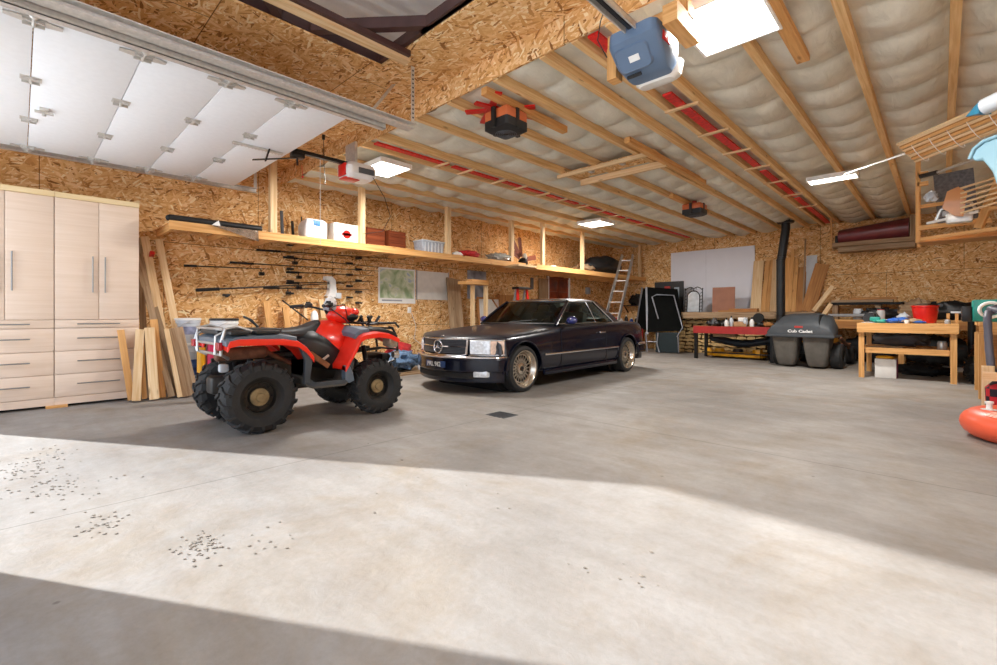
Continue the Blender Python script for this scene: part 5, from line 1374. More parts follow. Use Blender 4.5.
# ornate arched mirror
t = thing('arched_mirror', 'small arched mirror in an ornate black iron frame', 'mirror', (-4.80, 12.50, 1.105), (R(-4), 0, 0))
w_ = .165; hh = .40
pts = [(-w_, 0), (w_, 0), (w_, hh)] + [(w_ * math.cos(R(a)), hh + w_ * math.sin(R(a))) for a in range(15, 180, 15)] + [(-w_, hh)]
MB().prism(pts, 'y', 0, .01).build('painted_mirror_glass', pm('painted_mirror_glass', '#c4ced6', .15, .2, .2, 9), t, smooth=False)  # pale reflection put into the base colour
m = MB().tube([(x, -.005, z) for x, z in pts], .014, 8, closed=True)
for s in (-1, 1):
    m.tube([(s * .23, 0, 0), (s * .23, 0, .60)], .013, 8)
    for k in range(6): m.tube([(s * .17, 0, .04 + k * .09), (s * .20, 0, .08 + k * .09), (s * .23, 0, .04 + k * .09)], .007, 6)
    m.tube([(s * .23, 0, .58), (s * .17, 0, .64), (s * .08, 0, .67), (0, 0, .62)], .011, 8)
    m.tube([(s * .04 + s * .04 * math.cos(a), 0, .60 + .04 * math.sin(a)) for a in [k * .6 for k in range(10)]], .007, 6)
    m.sph((s * .23, 0, .62), .02, 8, 6)
m.build('iron_frame', M['black_metal'], t)
tag(MB().box(-.275, .275, 0, .015, 0, .64).build('plywood_sheet', pm('reddish_plywood', '#9c6a52', .6, 0, .12, 5), None, (-4.08, 12.62, 1.105), (R(-3), 0, 0), smooth=False), 'reddish plywood rectangle leaning right of the arched mirror', 'plywood')
# lumber standing on the shelf against the back wall
BL = [
 ('wide pale board at the right edge of the white sheet', -3.43, .24, 2.43, 0, 'pine_pale'), ('narrow pale board leaning beside the wide one', -3.26, .10, 2.40, .10, 'pine'),
 ('narrow board crossing slightly to the right before the stovepipe', -3.16, .09, 2.42, .12, 'pine'), ('knotty pale board just left of the stovepipe', -3.02, .17, 2.44, .0, 'pine_pale'),
 ('tall board directly right of the stovepipe', -2.76, .18, 2.46, -.0, 'pine'), ('slim board reaching highest behind the stovepipe', -2.68, .07, 2.66, .03, 'pine'),
 ('narrow orange-toned board right of the stovepipe', -2.60, .09, 2.42, .02, 'pine'), ('brown board with a flat top, right of the narrow orange one', -2.47, .17, 2.20, .01, 'pine_brown'),
 ('thin tall stick rising above the boards', -2.40, .03, 2.88, -.02, 'pine_grey'), ('pale grey panel strip behind the leaning orange board', -2.28, .22, 2.47, .0, 'milky'),
]
for lb, x, w, z1, lean, mt in BL:
    plank('lumber_board', lb, (x, 13.0 if mt != 'milky' else 13.2, 1.105), (x + lean * .4, 13.33, z1), w, .03, M[mt], (0, -1, .2), 'lumber', 'lumber standing against the back wall')
plank('lumber_board', 'wide orange-brown board leaning to the right beside the stovepipe lumber', (-2.26, 12.72, 1.105), (-2.02, 13.05, 2.22), .28, .03, M['pine_brown'], (0, -1, .2), 'lumber', 'lumber standing against the back wall')
plank('lumber_board', 'short thin board leaning steeply to the right above the bagger', (-2.12, 12.6, 1.12), (-1.78, 12.75, 1.68), .09, .02, M['pine_pale'], (0, -1, 0), 'lumber')
plank('lumber_board', 'shortest stub of board leaning right above the bagger', (-1.95, 12.4, .95), (-1.78, 12.5, 1.28), .08, .02, M['pine_pale'], (0, -1, 0), 'lumber')
# stove with its pipe
t = thing('wood_stove', 'black stovepipe and wood stove behind the mower bagger', 'stove', (-2.67, 12.0, 0))
MB().box(-.24, .24, -.06, .36, .16, .85, None, .02).build('firebox', M['black_matte'], t)
for x in (-.2, .2):
    for y in (-.02, .30): MB().cyl((x, y, 0), (x, y, .17), .02, n=8).build('leg', M['black_matte'], t)
MB().box(-.17, .17, -.08, -.06, .3, .7, None, .005).build('stove_door', M['black_metal'], t)
m = MB().tube([(0, .12, .84), (0, .12, 2.28), (.02, .12, 2.36), (.09, .12, 2.92), (.10, .12, 3.0), (.10, .12, 3.24)], .088, 20, False)
m.build('flue_pipe', pm('black_flue', '#26282b', .5, .3, .25, 5), t)
for z in (1.0, 2.27, 2.37): MB().cyl((0.0 if z < 2.3 else .02, .12, z), (0.0 if z < 2.3 else .02, .12, z + .025), .094, n=20).build('flue_band', M['black_metal'], t)
MB().cyl((.10, .12, 3.12), (.10, .12, 3.16), .16, .18, 20).build('ceiling_collar', M['black'], t)

# ================================================================ BLACK A-FRAME BOARD
t = thing('folding_easel_board', 'black A-shaped folding stand with grey metal edges behind the car', 'folding stand', (-5.55, 12.25, 0), R(12))
EG = pm('grey_metal_edge', '#8d8f96', .4, .5, .1, 8); EB = pm('dark_canvas', '#0a0b0a', .8, 0, .3, 5, spec=.08)
def sheet4(a, b_, c, d, th, mat, name):
    a, b_, c, d = map(Vector, (a, b_, c, d)); nrm = (b_ - a).cross(d - a).normalized() * th
    m = MB().add([a, b_, c, d, a + nrm, b_ + nrm, c + nrm, d + nrm], [(0, 1, 2, 3), (7, 6, 5, 4), (0, 4, 5, 1), (1, 5, 6, 2), (2, 6, 7, 3), (3, 7, 4, 0)])
    return m.build(name, mat, t, smooth=False)
sheet4((-.30, -.35, .55), (.62, -.30, .62), (.40, .05, 1.72), (-.42, .0, 1.80), .02, EB, 'front_canvas')
sheet4((-.80, .32, .60), (-.30, .30, .60), (-.20, .04, 1.76), (-.52, .06, 1.78), .02, EB, 'rear_canvas')
sheet4((-.10, -.30, .02), (.50, -.28, .02), (.50, -.28, .56), (-.10, -.30, .56), .02, pm('dark_teal_panel', '#122226', .4), 'lower_panel')
MB().beam((-.80, .30, .62), (-.55, .05, 1.80), .03, .04).build('grey_edge', EG, t, smooth=False)
MB().beam((-.30, -.37, .50), (-.42, -.02, 1.80), .05, .03).build('grey_edge', EG, t, smooth=False)
MB().tube([(-.02, -.34, .92), (-.22, -.20, 1.52), (-.10, -.18, 1.58), (.34, -.16, 1.55), (.60, -.38, .70), (.47, -.42, .45)], .016, 8).build('tube_frame', EG, t)
MB().tube([(-.35, -.36, .55), (-.30, -.38, .02)], .018, 8).build('leg', EG, t)
MB().tube([(-.02, -.38, .55), (-.05, -.38, .25), (.02, -.4, .02)], .018, 8).build('leg', EG, t)
MB().tube([(.48, -.33, .45), (.50, -.34, .02)], .016, 8).build('leg', EG, t)
MB().tube([(-.75, .3, .6), (-.7, .35, .02)], .016, 8).build('leg', EG, t)
MB().tube([(-.35, -.37, .30), (-.05, -.39, .30)], .012, 8).build('cross_tube', EG, t)
tag(MB().box(-.55, .5, -.2, .2, 0, .78).build('brown_cabinet', M['pine_brown'], None, (-7.0, 12.9, 0), smooth=False), 'low brown cabinet in the back corner behind the ladder', 'cabinet')
for k, (x, h_, m_) in enumerate(((-7.3, .16, 'red'), (-7.12, .11, 'white'), (-6.95, .2, 'black'), (-6.78, .12, 'blue'), (-6.62, .14, 'black'))):
    t = thing('bottle', ['red bottle at the left end of the brown corner cabinet', 'white bottle on the brown corner cabinet', 'tall black bottle in the middle of the brown corner cabinet', 'small blue bottle on the brown corner cabinet', 'black bottle at the right end of the brown corner cabinet'][k], 'bottle', (x, 12.85, .781), 0, 'bottles on the corner cabinet')
    MB().lathe([(.05, 0), (.055, .01), (.055, h_ * .7), (.03, h_ * .9), (.02, h_)], 14).build('bottle_body', M[m_], t); MB().cyl((0, 0, h_), (0, 0, h_ + .03), .022, n=10).build('cap', M['white'], t)
t = thing('shop_shelf', 'black wall shelf with small tools in the back corner', 'shelf', (-6.75, 13.2, 1.30)); MB().box(-.5, .4, -.15, .15, 0, .025).build('shelf_board', M['black'], t, smooth=False)
for x in (-.4, .3): MB().beam((x, .14, -.2), (x, -.1, 0), .02, .03).build('bracket', M['black'], t, smooth=False)
lump('tool_clutter', 'dark tools heaped on the black wall shelf in the corner', 'tools', (-6.75, 13.15, 1.327), (.25, .1, .15), M['black_metal'], 11, .6, 7)

# ================================================================ RED TABLE
t = thing('work_table', 'long table with dark red apron and black steel legs', 'table', (-3.42, 11.5, 0))
MB().box(-.84, .84, -.38, .38, .735, .765).build('table_top', M['pine_brown'], t, smooth=False)
for y in (-.385, .365): MB().box(-.85, .85, y, y + .02, .60, .767).build('apron', M['redpaint'], t, smooth=False)
for x in (-.85, .83): MB().box(x, x + .02, -.38, .38, .60, .767).build('apron', M['redpaint'], t, smooth=False)
for x in (-.80, .80):
    for y in (-.33, .33): MB().box(x - .035, x + .035, y - .035, y + .035, 0, .72).build('leg', M['black_metal'], t, smooth=False)
MB().box(-.78, .78, -.015, .015, .12, .15).build('stretcher', M['black_metal'], t, smooth=False)
ZT = .768
TI = [(-.55, 'black', .07, .07), (-.45, 'grey', .06, .09), (-.36, 'black', .08, .06), (-.26, 'black_metal', .07, .06), (.22, 'milky', .05, .10), (.55, 'black', .09, .05), (.68, 'pine_brown', .1, .05)]
TL = ['black tool at the left end of the red table', 'grey tin on the left part of the red table', 'flat black tool on the left part of the red table', 'dark metal part left of the white spray bottle', 'translucent jar right of the black fan on the red table', 'black tool near the right end of the red table', 'brown block at the right end of the red table']
for k, (x, mt, r_, h_) in enumerate(TI):
    lump('shop_item', TL[k], 'tool', (-3.42 + x, 11.35, ZT), (r_, r_ * 1.2, h_), M[mt], 20 + k, .5, 5, 16)
def spray(label, loc, mat, h=.16):
    t = thing('bottle', label, 'bottle', loc); MB().lathe([(.04, 0), (.045, .01), (.045, h * .7), (.02, h)], 14).build('bottle_body', mat, t)
    MB().cyl((0, 0, h), (0, 0, h + .04), .018, n=10).build('cap', M['black'], t); return t
spray('white spray bottle standing on the red table', (-3.58, 11.3, ZT), M['white'], .15)
spray('second white bottle on the red table, beside the cardboard box', (-3.50, 11.38, ZT), M['milky'], .20)
spray('tall white bottle just left of the black desk fan', (-3.05, 11.3, ZT), M['white'], .17)
carton('open brown cardboard box on the red table', (-3.30, 11.4, ZT), .26, .2, .11, pm('cardboard', '#a98560', .8, 0, .1, 8))
tag(MB().box(-.09, .09, -.06, .06, 0, .09, None, .01).build('white_box', M['white'], None, (-3.26, 11.4, ZT + .112)), 'white box on top of the brown cardboard box', 'box')
t = thing('desk_fan', 'small round black fan standing on the red table', 'fan', (-2.93, 11.35, ZT))
MB().cyl((0, 0, 0), (0, 0, .02), .08, n=20).cyl((0, 0, .02), (0, 0, .1), .015, n=8).build('fan_base', M['black'], t)
MB().lathe([(.02, -.04), (.10, -.04), (.115, 0), (.10, .04), (.02, .04)], 20, Matrix.Translation((0, 0, .19)) @ Matrix.Rotation(R(90), 4, 'X')).build('fan_cage', M['black_matte'], t)
# yellow mower deck and black tube under the table
t = thing('mower_deck', 'yellow mower deck on the floor beneath the red table', 'mower deck', (-3.50, 11.85, 0))
MB().prism(rrect(-.62, .60, -.22, .25, .16), 'z', .04, .15).build('deck_shell', M['yellow'], t, bevel=.02)
for x in (-.42, .0, .42): MB().cyl((x, 0, .15), (x, 0, .22), .12, .10, 20).build('spindle_cover', M['yellow'] if x else M['black'], t)
for x in (-.55, .5): MB().box(x - .05, x + .05, -.3, -.2, .05, .24, None, .01).build('deck_bracket', M['yellow'], t)
for x in (-.52, .5): MB().cyl((x - .03, .28, .07), (x + .03, .28, .07), .07, n=18).build('gauge_wheel', M['black'], t)
m = MB(); pts = [(-4.15 + k * .12, 11.95, .34 + .10 * abs(k / 12 - .5) ** 1.5 * 4) for k in range(13)]
m.tube(pts, [.085 + .006 * (k % 2) for k in range(13)], 16)
tag(m.build('corrugated_tube', pm('dark_blue_tube', '#1c2732', .35, 0, .2, 10)), 'thick black corrugated tube lying over the yellow mower deck', 'tube')
tag(MB().box(-.25, .25, -.12, .12, 0, .1, None, .02).build('beige_case', M['pine_grey'], None, (-3.75, 11.75, .50)), 'beige case wedged beneath the left part of the red table top', 'case')

# ================================================================ RIDING MOWER WITH BAGGER
Mw = thing('riding_mower', 'riding mower with twin-bag grass catcher facing the camera', 'riding mower', (-1.965, 10.95, 0), R(-4))
HB = pm('dark_grey_hood', '#3d4145', .55, 0, .15, 6); BG = pm('bag_cloth', '#5c5750', .9, 0, .2, 7, .3, 60)
def hs(y, w, z0, z1, t=.7): return [(-w, y, z0), (-w, y, z0 + (z1 - z0) * .35), (-w * t, y, z1 - .03), (-w * .3, y, z1), (w * .45, y, z1 + .01), (w * .85, y, z1 - .05), (w, y, z0 + (z1 - z0) * .35), (w, y, z0)]
MB().loft([hs(-.50, .55, .62, .80, .9), hs(-.48, .56, .62, .86, .8), hs(-.33, .56, .64, 1.0, .62), hs(-.12, .55, .66, 1.06, .6), hs(.06, .50, .66, 1.0, .7)]).build('hood', HB, Mw, angle=50)
MB().box(-.575, .575, -.53, .08, .60, .645, None, .012).build('hood_rim', HB, Mw)
MB().box(.33, .335, -.50, .02, .7, 1.03).build('hood_seam', M['black'], Mw, smooth=False)
for x0 in (-.49, .03):
    m = MB().loft([[(x, y, z) for x, y in rrect(x0 + d, x0 + .46 - d, -.47 + d, -.05 - d, .06)] for z, d in ((.61, .0), (.45, .02), (.20, .055), (.07, .08), (.04, .10))]); m.build('grass_bag', BG, Mw)
Mx_ = Matrix.Rotation(R(90), 4, 'Y')
def mwheel(x, y, r, w, mat=None):
    m = MB().lathe([(r * .45, -w * .5), (r * .85, -w * .5), (r, -w * .35), (r, w * .35), (r * .85, w * .5), (r * .45, w * .5)], 28, Mx_, True)
    o = m.build('tyre', M['rubber'], Mw, (x, y, r)); MB().lathe([(r * .47, w * .3), (r * .3, w * .2), (0, w * .2), (0, -w * .2), (r * .3, -w * .2), (r * .47, -w * .3)], 24, Mx_, cap=False).build('rim', pm('mower_rim', '#8b7f6a', .5, .2), o)
mwheel(.52, .0, .24, .20); mwheel(-.46, .0, .24, .20); mwheel(.50, 1.15, .19, .15); mwheel(-.34, 1.15, .19, .13)
MB().box(-.30, .30, -.04, 1.35, .25, .45, None, .03).build('chassis', M['black'], Mw)
MB().loft([hs(.62, .28, .45, .80), hs(1.0, .28, .45, .78), hs(1.4, .24, .42, .66)]).build('engine_hood', M['yellow'], Mw, angle=50)
MB().box(-.22, .22, .10, .45, .50, .60, None, .04).box(-.20, .20, .08, .16, .6, .9, None, .04).build('seat', M['black'], Mw)
MB().tube([(0, .72, .8), (0, .62, .92)], .02, 8).tube([(.15 * math.cos(a), .60 + .08 * math.sin(a), .93 + .1 * math.sin(a)) for a in [2 * PI * k / 16 for k in range(16)]], .014, 8, closed=True).build('steering_wheel', M['black'], Mw)
MB().tube([(.56, -.05, .6), (.6, .3, .45), (.56, .7, .42), (.5, 1.0, .35)], .03, 8).cyl((.5, .3, .46), (.62, .5, .46), .02, n=8).build('side_linkage', M['rust'], Mw)
MB().box(-.07, .07, -.506, -.48, .78, .82, None, .002).build('red_badge', pm('badge_red', '#a6332c', .4), Mw)
text('Cub Cadet', .075, M['white'], Mw, (.02, -.506, .715), (R(90), 0, 0), 'hood_lettering', .003, .002, sx=1.25)
# ================================================================ WORKBENCH
t = thing('workbench', 'sturdy pine workbench with lower shelf, red bucket on top', 'workbench', (-.42, 10.26, 0))
hx, hy = .60, .62
MB().box(-hx, hx, -hy, hy, .87, .90).build('bench_top', M['pine'], t, smooth=False)
for y in (-hy, hy - .04): MB().box(-hx, hx, y, y + .04, .75, .869).build('apron', M['pine'], t, smooth=False)
for x in (-hx, hx - .04): MB().box(x, x + .04, -hy + .041, hy - .041, .75, .869).build('apron', M['pine'], t, smooth=False)
for x in (-.545, .545):
    for y in (-.55, .55): MB().box(x - .036, x + .036, y - .028, y + .028, 0, .869).build('leg', M['pine'], t, smooth=False)
for y in (-.52, .50): MB().box(-.50, .50, y, y + .03, .41, .50).build('shelf_rail', M['pine'], t, smooth=False)
MB().box(-.58, .58, -.49, .50, .47, .49).build('lower_shelf', M['osb_loose'], t, smooth=False)
BX, BY, BZ = -.42, 10.26, .901
t = thing('bucket', 'red plastic tub standing on the pine workbench', 'bucket', (-.20, 10.2, BZ))
MB().lathe([(.13, 0), (.135, .01), (.165, .26), (.175, .265), (.175, .285), (.165, .285), (.155, .26), (.125, .02), (0, .02)], 32).build('shell', M['red'], t)
MB().tube([(-.17, 0, .27), (-.12, -.08, .30), (0, -.12, .31), (.12, -.08, .30), (.17, 0, .27)], .006, 6).build('bail_handle', M['black'], t)
t = thing('circular_saw', 'black and teal power saw on the left end of the workbench', 'power saw', (-.86, 9.95, BZ))
MB().box(-.12, .12, -.05, .06, 0, .012).build('base_plate', M['galv'], t, smooth=False)
MB().cyl((-.03, -.02, .08), (-.03, .03, .08), .085, n=24).build('blade_guard', M['black'], t)
MB().box(-.02, .12, -.04, .05, .03, .10, None, .02).build('motor_body', M['teal'], t)
MB().tube([(-.06, 0, .12), (-.02, 0, .17), (.06, 0, .16), (.10, 0, .09)], .018, 8).build('saw_handle', M['black'], t)
IT = [('teal_strap', 'teal strap coiled in front of the power saw', 'strap', -.72, 9.8, .10, .05, .03, 'teal'), ('blue_glove', 'blue cloth glove left of the white jar on the workbench', 'glove', -.58, 9.78, .09, .06, .035, 'blue'),
 ('blue_rag', 'blue rag behind the gloves on the workbench', 'cloth', -.50, 10.0, .12, .07, .045, 'blue'), ('blue_tool', 'blue tool lying right of the white jar on the workbench', 'tool', -.25, 9.76, .08, .04, .02, 'blue'),
 ('bolt_bag', 'beige bag of bolts before the red tub', 'bag', -.34, 9.86, .12, .06, .035, 'pine_grey'), ('wire_coil', 'grey wire coil left of the red tub', 'wire', -.46, 10.15, .09, .07, .08, 'ltgrey'), ('paper_stack', 'flat white papers near the front left of the workbench', 'paper', -.88, 9.74, .08, .05, .008, 'offwhite'), ('wood_scrap', 'pale wood scraps behind the blue gloves', 'scrap', -.68, 10.05, .10, .06, .03, 'pine_pale')]
for (nm, lb, ct, x, y, rx, ry, rz, mt) in IT: lump(nm, lb, ct, (x, y, BZ), (rx, ry, rz), M[mt], len(lb), .45, 6, 18)
def jar(label, loc, r, h, mat, lid):
    t = thing('jar', label, 'jar', loc); MB().lathe([(r * .9, 0), (r, .01), (r, h * .85), (r * .8, h)], 18).build('jar_body', mat, t); MB().cyl((0, 0, h), (0, 0, h + .015), r * .85, n=18).build('lid', lid, t)
jar('small white jar between the blue gloves and the blue tool', (-.40, 9.72, BZ), .032, .05, M['white'], M['pine_grey'])
jar('small grey cup at the right front corner of the workbench', (.06, 9.78, BZ), .035, .05, M['ltgrey'], M['milky'])
jar('steel paint tin on the lower shelf of the workbench', (-.0, 10.0, .491), .06, .12, M['galv'], M['ltgrey'])
t = thing('clamp_block', 'two short upright timbers with a white clamp behind the workbench right corner', 'clamp', (.12, 10.5, BZ)); 
for x in (-.07, .03): MB().box(x, x + .04, -.02, .02, 0, .16).build('upright', M['pine'], t, smooth=False)
MB().box(-.02, .12, -.03, .03, .161, .19, None, .005).build('clamp_head', M['milky'], t)
for k, (x, y, rz, w, lb) in enumerate(((-.78, 10.0, .2, .30, 'brown offcut lying at the left of the lower shelf'), (-.55, 10.1, -.2, .22, 'second offcut lying in the middle of the lower shelf'))):
    tag(MB().box(-w / 2, w / 2, -.07, .07, 0, .02).build('wood_offcut', M['pine_grey'], None, (x, y, .491), (0, R(-6), rz), smooth=False), lb, 'offcut')
lump('shelf_clutter', 'dark bundle at the back of the lower shelf of the workbench', 'bundle', (-.5, 10.55, .491), (.35, .12, .13), M['grey'], 15, .5, 7)
carton('white cardboard box with a purple-red side beneath the workbench', (-.67, 9.98, 0), .27, .28, .31, M['offwhite'])
tag(MB().lathe([(.09, 0), (.12, .01), (.12, .03), (.10, .045), (.05, .045), (.05, 0)], 24, None, True).build('yellow_coil', M['yellow'], None, (-.68, 9.95, .313)), 'green-yellow coil lying on the white box beneath the workbench', 'coil')
tag(MB().box(-.002, .002, -.13, .13, 0, .30).build('purple_panel', pm('purple_red', '#7d2a48', .5), None, (-.528, 9.98, .005), smooth=False), 'purple-red side flap of the white box', 'flap')
lump('dark_clutter', 'dark heap of cables on the floor under the back of the workbench', 'cables', (-.25, 10.7, 0), (.35, .18, .10), M['black_matte'], 16, .6, 8)

# ================================================================ BACK COUNTER
t = thing('back_counter', 'long timber counter along the back wall behind the workbench', 'counter', (.0, 12.75, 0))
MB().box(-1.92, 2.2, -.42, .45, .89, .93).build('counter_top', M['pine'], t, smooth=False)
MB().box(-1.92, 2.2, -.42, -.38, .74, .889).build('apron', M['pine_brown'], t, smooth=False)
for x in (-1.85, -.6, .7, 2.1):
    MB().box(x - .045, x + .045, -.37, -.30, 0, .889).box(x - .045, x + .045, .35, .42, 0, .889).build('leg', M['pine'], t, smooth=False)
CT = .931
tag(MB().box(-.42, .42, -.1, .1, 0, .05).build('brown_board', M['pine_brown'], None, (-1.10, 12.95, 1.365), smooth=False), 'orange-brown board topmost of the pile on the back counter', 'board')
tag(MB().box(-.62, .45, -.14, .14, 0, .05).build('pale_board', M['pine_grey'], None, (-1.20, 12.92, 1.31), smooth=False), 'long pale board second in the pile on the back counter', 'board')
tag(MB().box(-.9, .9, -.16, .16, 0, .05).build('dark_board', M['black_matte'], None, (-.98, 12.92, 1.255), smooth=False), 'long dark board reaching farthest right in the back counter pile', 'board')
for k, x in enumerate((-1.75, -1.0, -.2)):
    tag(MB().box(-.05, .05, -.14, .14, 0, .322).build('wood_block', M['pine_grey'], None, (x, 12.95, CT), smooth=False), ['left', 'middle', 'right'][k] + ' upright block carrying the board pile on the back counter', 'block')
t = thing('white_pipe', 'white plastic pipe lying across the back counter', 'pipe', (-1.45, 12.5, CT + .09)); MB().cyl((-.38, 0, 0), (.42, 0, 0), .035, n=14).build('pipe_body', M['ltgrey'], t)
jar('white plastic pot standing by the pipe on the back counter', (-1.32, 12.7, CT), .09, .22, M['milky'], M['white'])
lump('counter_clutter', 'dark clutter between the counter pipe and the power saw', 'clutter', (-.95, 12.6, CT), (.3, .12, .12), M['black'], 31, .6, 7)
lump('counter_clutter', 'black clutter behind the clamp at the right of the back counter', 'clutter', (.25, 12.6, CT), (.45, .14, .17), M['black'], 33, .6, 7)
jar('white jar behind the power saw', (-.92, 12.45, CT + .0), .07, .2, M['white'], M['red'])
lump('counter_clutter', 'brown clutter at the middle of the back counter', 'clutter', (-.4, 12.6, CT), (.25, .14, .2), M['pine_grey'], 35, .6, 7)
lump('under_counter_heap', 'dark heap stored beneath the back counter left of the workbench', 'heap', (-1.15, 12.85, 0), (.42, .25, .28), M['black_matte'], 36, .4, 5)
lump('under_counter_heap', 'dark heap stored beneath the back counter behind the workbench', 'heap', (-.1, 12.85, 0), (.5, .25, .3), M['black_matte'], 38, .4, 5)
lump('tool_heap', 'rusty orange and black tool heap right of the workbench', 'heap', (.62, 10.9, 0), (.28, .45, .36), pm('tool_heap_mix', '#5d3a28', .6, .1, .8, 14), 40, .6, 7)
lump('tool_heap', 'black hose and machine heap on the floor beside the workbench leg', 'heap', (.42, 10.15, 0), (.17, .4, .2), M['black_matte'], 44, .5, 7)
t = thing('drill_press', 'dark upright machine post standing right of the workbench', 'machine', (.36, 11.15, 0)); MB().cyl((0, 0, 0), (0, 0, 1.0), .05, n=14).build('column', M['black_metal'], t)
MB().box(-.1, .1, -.15, .15, 1.0, 1.15, None, .02).build('machine_head', M['black'], t)
# right side table with teal machine and grey hose
t = thing('side_bench', 'pine side bench at the right edge carrying the teal machine', 'bench', (.75, 8.7, 0)); MB().box(-.42, .7, -.5, .6, .90, .95).box(-.42, .7, -.5, -.46, .80, .90).build('bench_top', M['pine'], t, smooth=False)
for x, y in ((-.38, -.45), (.6, -.45), (-.38, .5), (.6, .5)): MB().box(x - .045, x + .045, y - .045, y + .045, 0, .80).build('leg', M['pine'], t, smooth=False)
MB().box(-.38, .6, .0, .02, .1, .8).build('back_panel', M['pine_brown'], t, smooth=False)
t = thing('teal_machine', 'teal shop machine with a pale ring handle at the right edge', 'machine', (.60, 8.55, .951)); MB().box(-.32, .45, -.12, .2, 0, .28, None, .02).build('case', M['teal'], t)
MB().tube([(-.16 + .10 * math.cos(R(a)), -.14, .15 + .09 * math.sin(R(a))) for a in range(40, 330, 20)], .02, 8).build('ring_handle', M['white'], t)
MB().box(-.42, -.32, -.1, .15, .0, .2, None, .02).build('black_end', M['black'], t)
t = thing('vacuum_hose', 'grey flexible hose looping over the teal machine down to the floor', 'hose', (.36, 6.9, 0))
pts = [(.0, -.2, .40), (-.02, -.15, .7), (-.03, -.1, 1.0), (-.02, .0, 1.06), (.10, .1, 1.12), (.30, .1, 1.16), (.42, 0, 1.12), (.30, -.12, 1.08), (.12, -.1, 1.06), (.0, .05, 1.10), (.14, .18, 1.15), (.34, .15, 1.18)]
fine = []
for a, c in zip(pts[:-1], pts[1:]):
    for k in range(5): fine.append(tuple(Vector(a).lerp(Vector(c), k / 5)))
MB().tube(fine, [.030 + .003 * (k % 2) for k in range(len(fine))], 12).build('hose_body', pm('hose_grey', '#5f5f6c', .5, 0, .1, 9), t)
t = thing('shop_vacuum', 'red shop vacuum standing within the small pine crate', 'vacuum', (.52, 6.75, 0)); MB().lathe([(.15, 0), (.17, .03), (.17, .38), (.14, .46), (.0, .48)], 24).build('tank', M['red'], t); MB().lathe([(.14, .47), (.12, .56), (0, .58)], 20).build('motor_head', M['black'], t)
t = thing('pine_crate', 'small pine crate with plaid cloth at the right edge', 'crate', (.46, 6.35, 0))
for x in (-.19, -.10 + .04): MB().box(x, x + .085, -.18 if x > -.1 else -.02, -.14 if x > -.1 else .02, .0, .56).build('upright', M['pine_pale'], t, smooth=False)
MB().box(-.19, .3, -.2, -.181, .44, .52).build('rail', M['pine_pale'], t, smooth=False)
MB().box(-.19, .3, -.2, -.181, .10, .18).build('rail', M['pine_pale'], t, smooth=False)
pl_, nt, b = _nt('plaid_cloth'); ck = nt.nodes.new('ShaderNodeTexChecker'); ck.inputs['Scale'].default_value = 14; ck.inputs['Color1'].default_value = srgb('#b3232c'); ck.inputs['Color2'].default_value = srgb('#1f1c26')
tc = nt.nodes.new('ShaderNodeTexCoord'); nt.links.new(tc.outputs['Object'], ck.inputs['Vector']); nt.links.new(ck.outputs['Color'], b.inputs['Base Color']); b.inputs['Roughness'].default_value = .9
tag(MB().loft([ring(-.16, .2, -.10, .12, 0, .05), ring(-.17, .2, -.11, .12, .36, .05), ring(-.12, .16, -.06, .10, .42, .05)]).build('plaid_blanket', pl_, None, (.46, 6.33, .0)), 'red and black plaid blanket inside the pine crate', 'blanket')
tag(MB().lathe([(.03, 0), (.035, .01), (.035, .12), (.015, .16), (.015, .18)], 12).build('blue_bottle', M['blue'], None, (.235, 6.15, .0)), 'small blue bottle on the floor before the pine crate', 'bottle')
# orange inflatable ring
t = thing('swim_ring', 'orange inflatable ring lying at the right edge of the photo', 'inflatable ring', (.555, 5.72, 0))
ot = pm('orange_vinyl', '#ee6240', .4, 0, .05, 5)
m = MB()
m.lathe([(.30 + .15 * math.cos(a), .125 + .125 * math.sin(a)) for a in [2 * PI * k / 20 for k in range(20)]], 48, None, True); m.build('ring_body', ot, t)
MB().lathe([(.05, 0), (.055, .004), (.02, .006), (.02, .05), (.028, .052), (.028, .07), (0, .075)], 16, Matrix.Translation((-.27, -.08, .246))).build('valve', M['white'], t)
def arc_txt():
    m = MB(); 
    for j, r_ in enumerate((.34, .385)):
        for k in range(11):
            a = R(222 + k * 4.2)
            m.box(-.018, .018, -.012, .012, -.004, .002, Matrix.Translation((r_ * math.cos(a), r_ * math.sin(a), (.246, .229)[j])) @ Matrix.Rotation(a, 4, 'Z') @ Matrix.Rotation(R((16, 32)[j]), 4, 'Y'))
    return m
arc_txt().build('printed_mark', pm('faded_print', '#e9a48c', .5), t, smooth=False)

# ================================================================ BOX HUNG UNDER THE CEILING, BACK WALL
t = thing('hanging_bin', 'long hanging timber bin holding a maroon roll on the back wall', 'hanging shelf', (-1.82, 12.75, 2.60))
MB().box(0, 1.42, -.02, .02, -.02, .05).build('front_rail', M['pine_grey'], t, smooth=False)
MB().box(0, 1.42, -.02, .5, -.04, -.021).build('bin_floor', M['pine_grey'], t, smooth=False)
MB().box(.12, 1.42, .10, .5, -.15, -.041).build('lower_board', M['pine_grey'], t, smooth=False)
MB().box(0, 1.42, .46, .5, .0, .56).build('back_board', M['osb_loose'], t, smooth=False)
MB().box(0, .03, -.06, .0, -.05, .62).build('hanger_post', M['pine'], t, smooth=False)
MB().box(1.34, 1.42, .0, .45, -.02, .50).build('end_board', M['pine_grey'], t, smooth=False)
mr = M['maroon'] = pm('maroon_vinyl', '#7d3a3c', .3, 0, .25, 5)
t = thing('maroon_roll', 'maroon folded vinyl roll lying within the hanging bin', 'roll', (-1.70, 13.0, 2.63))
ms = []
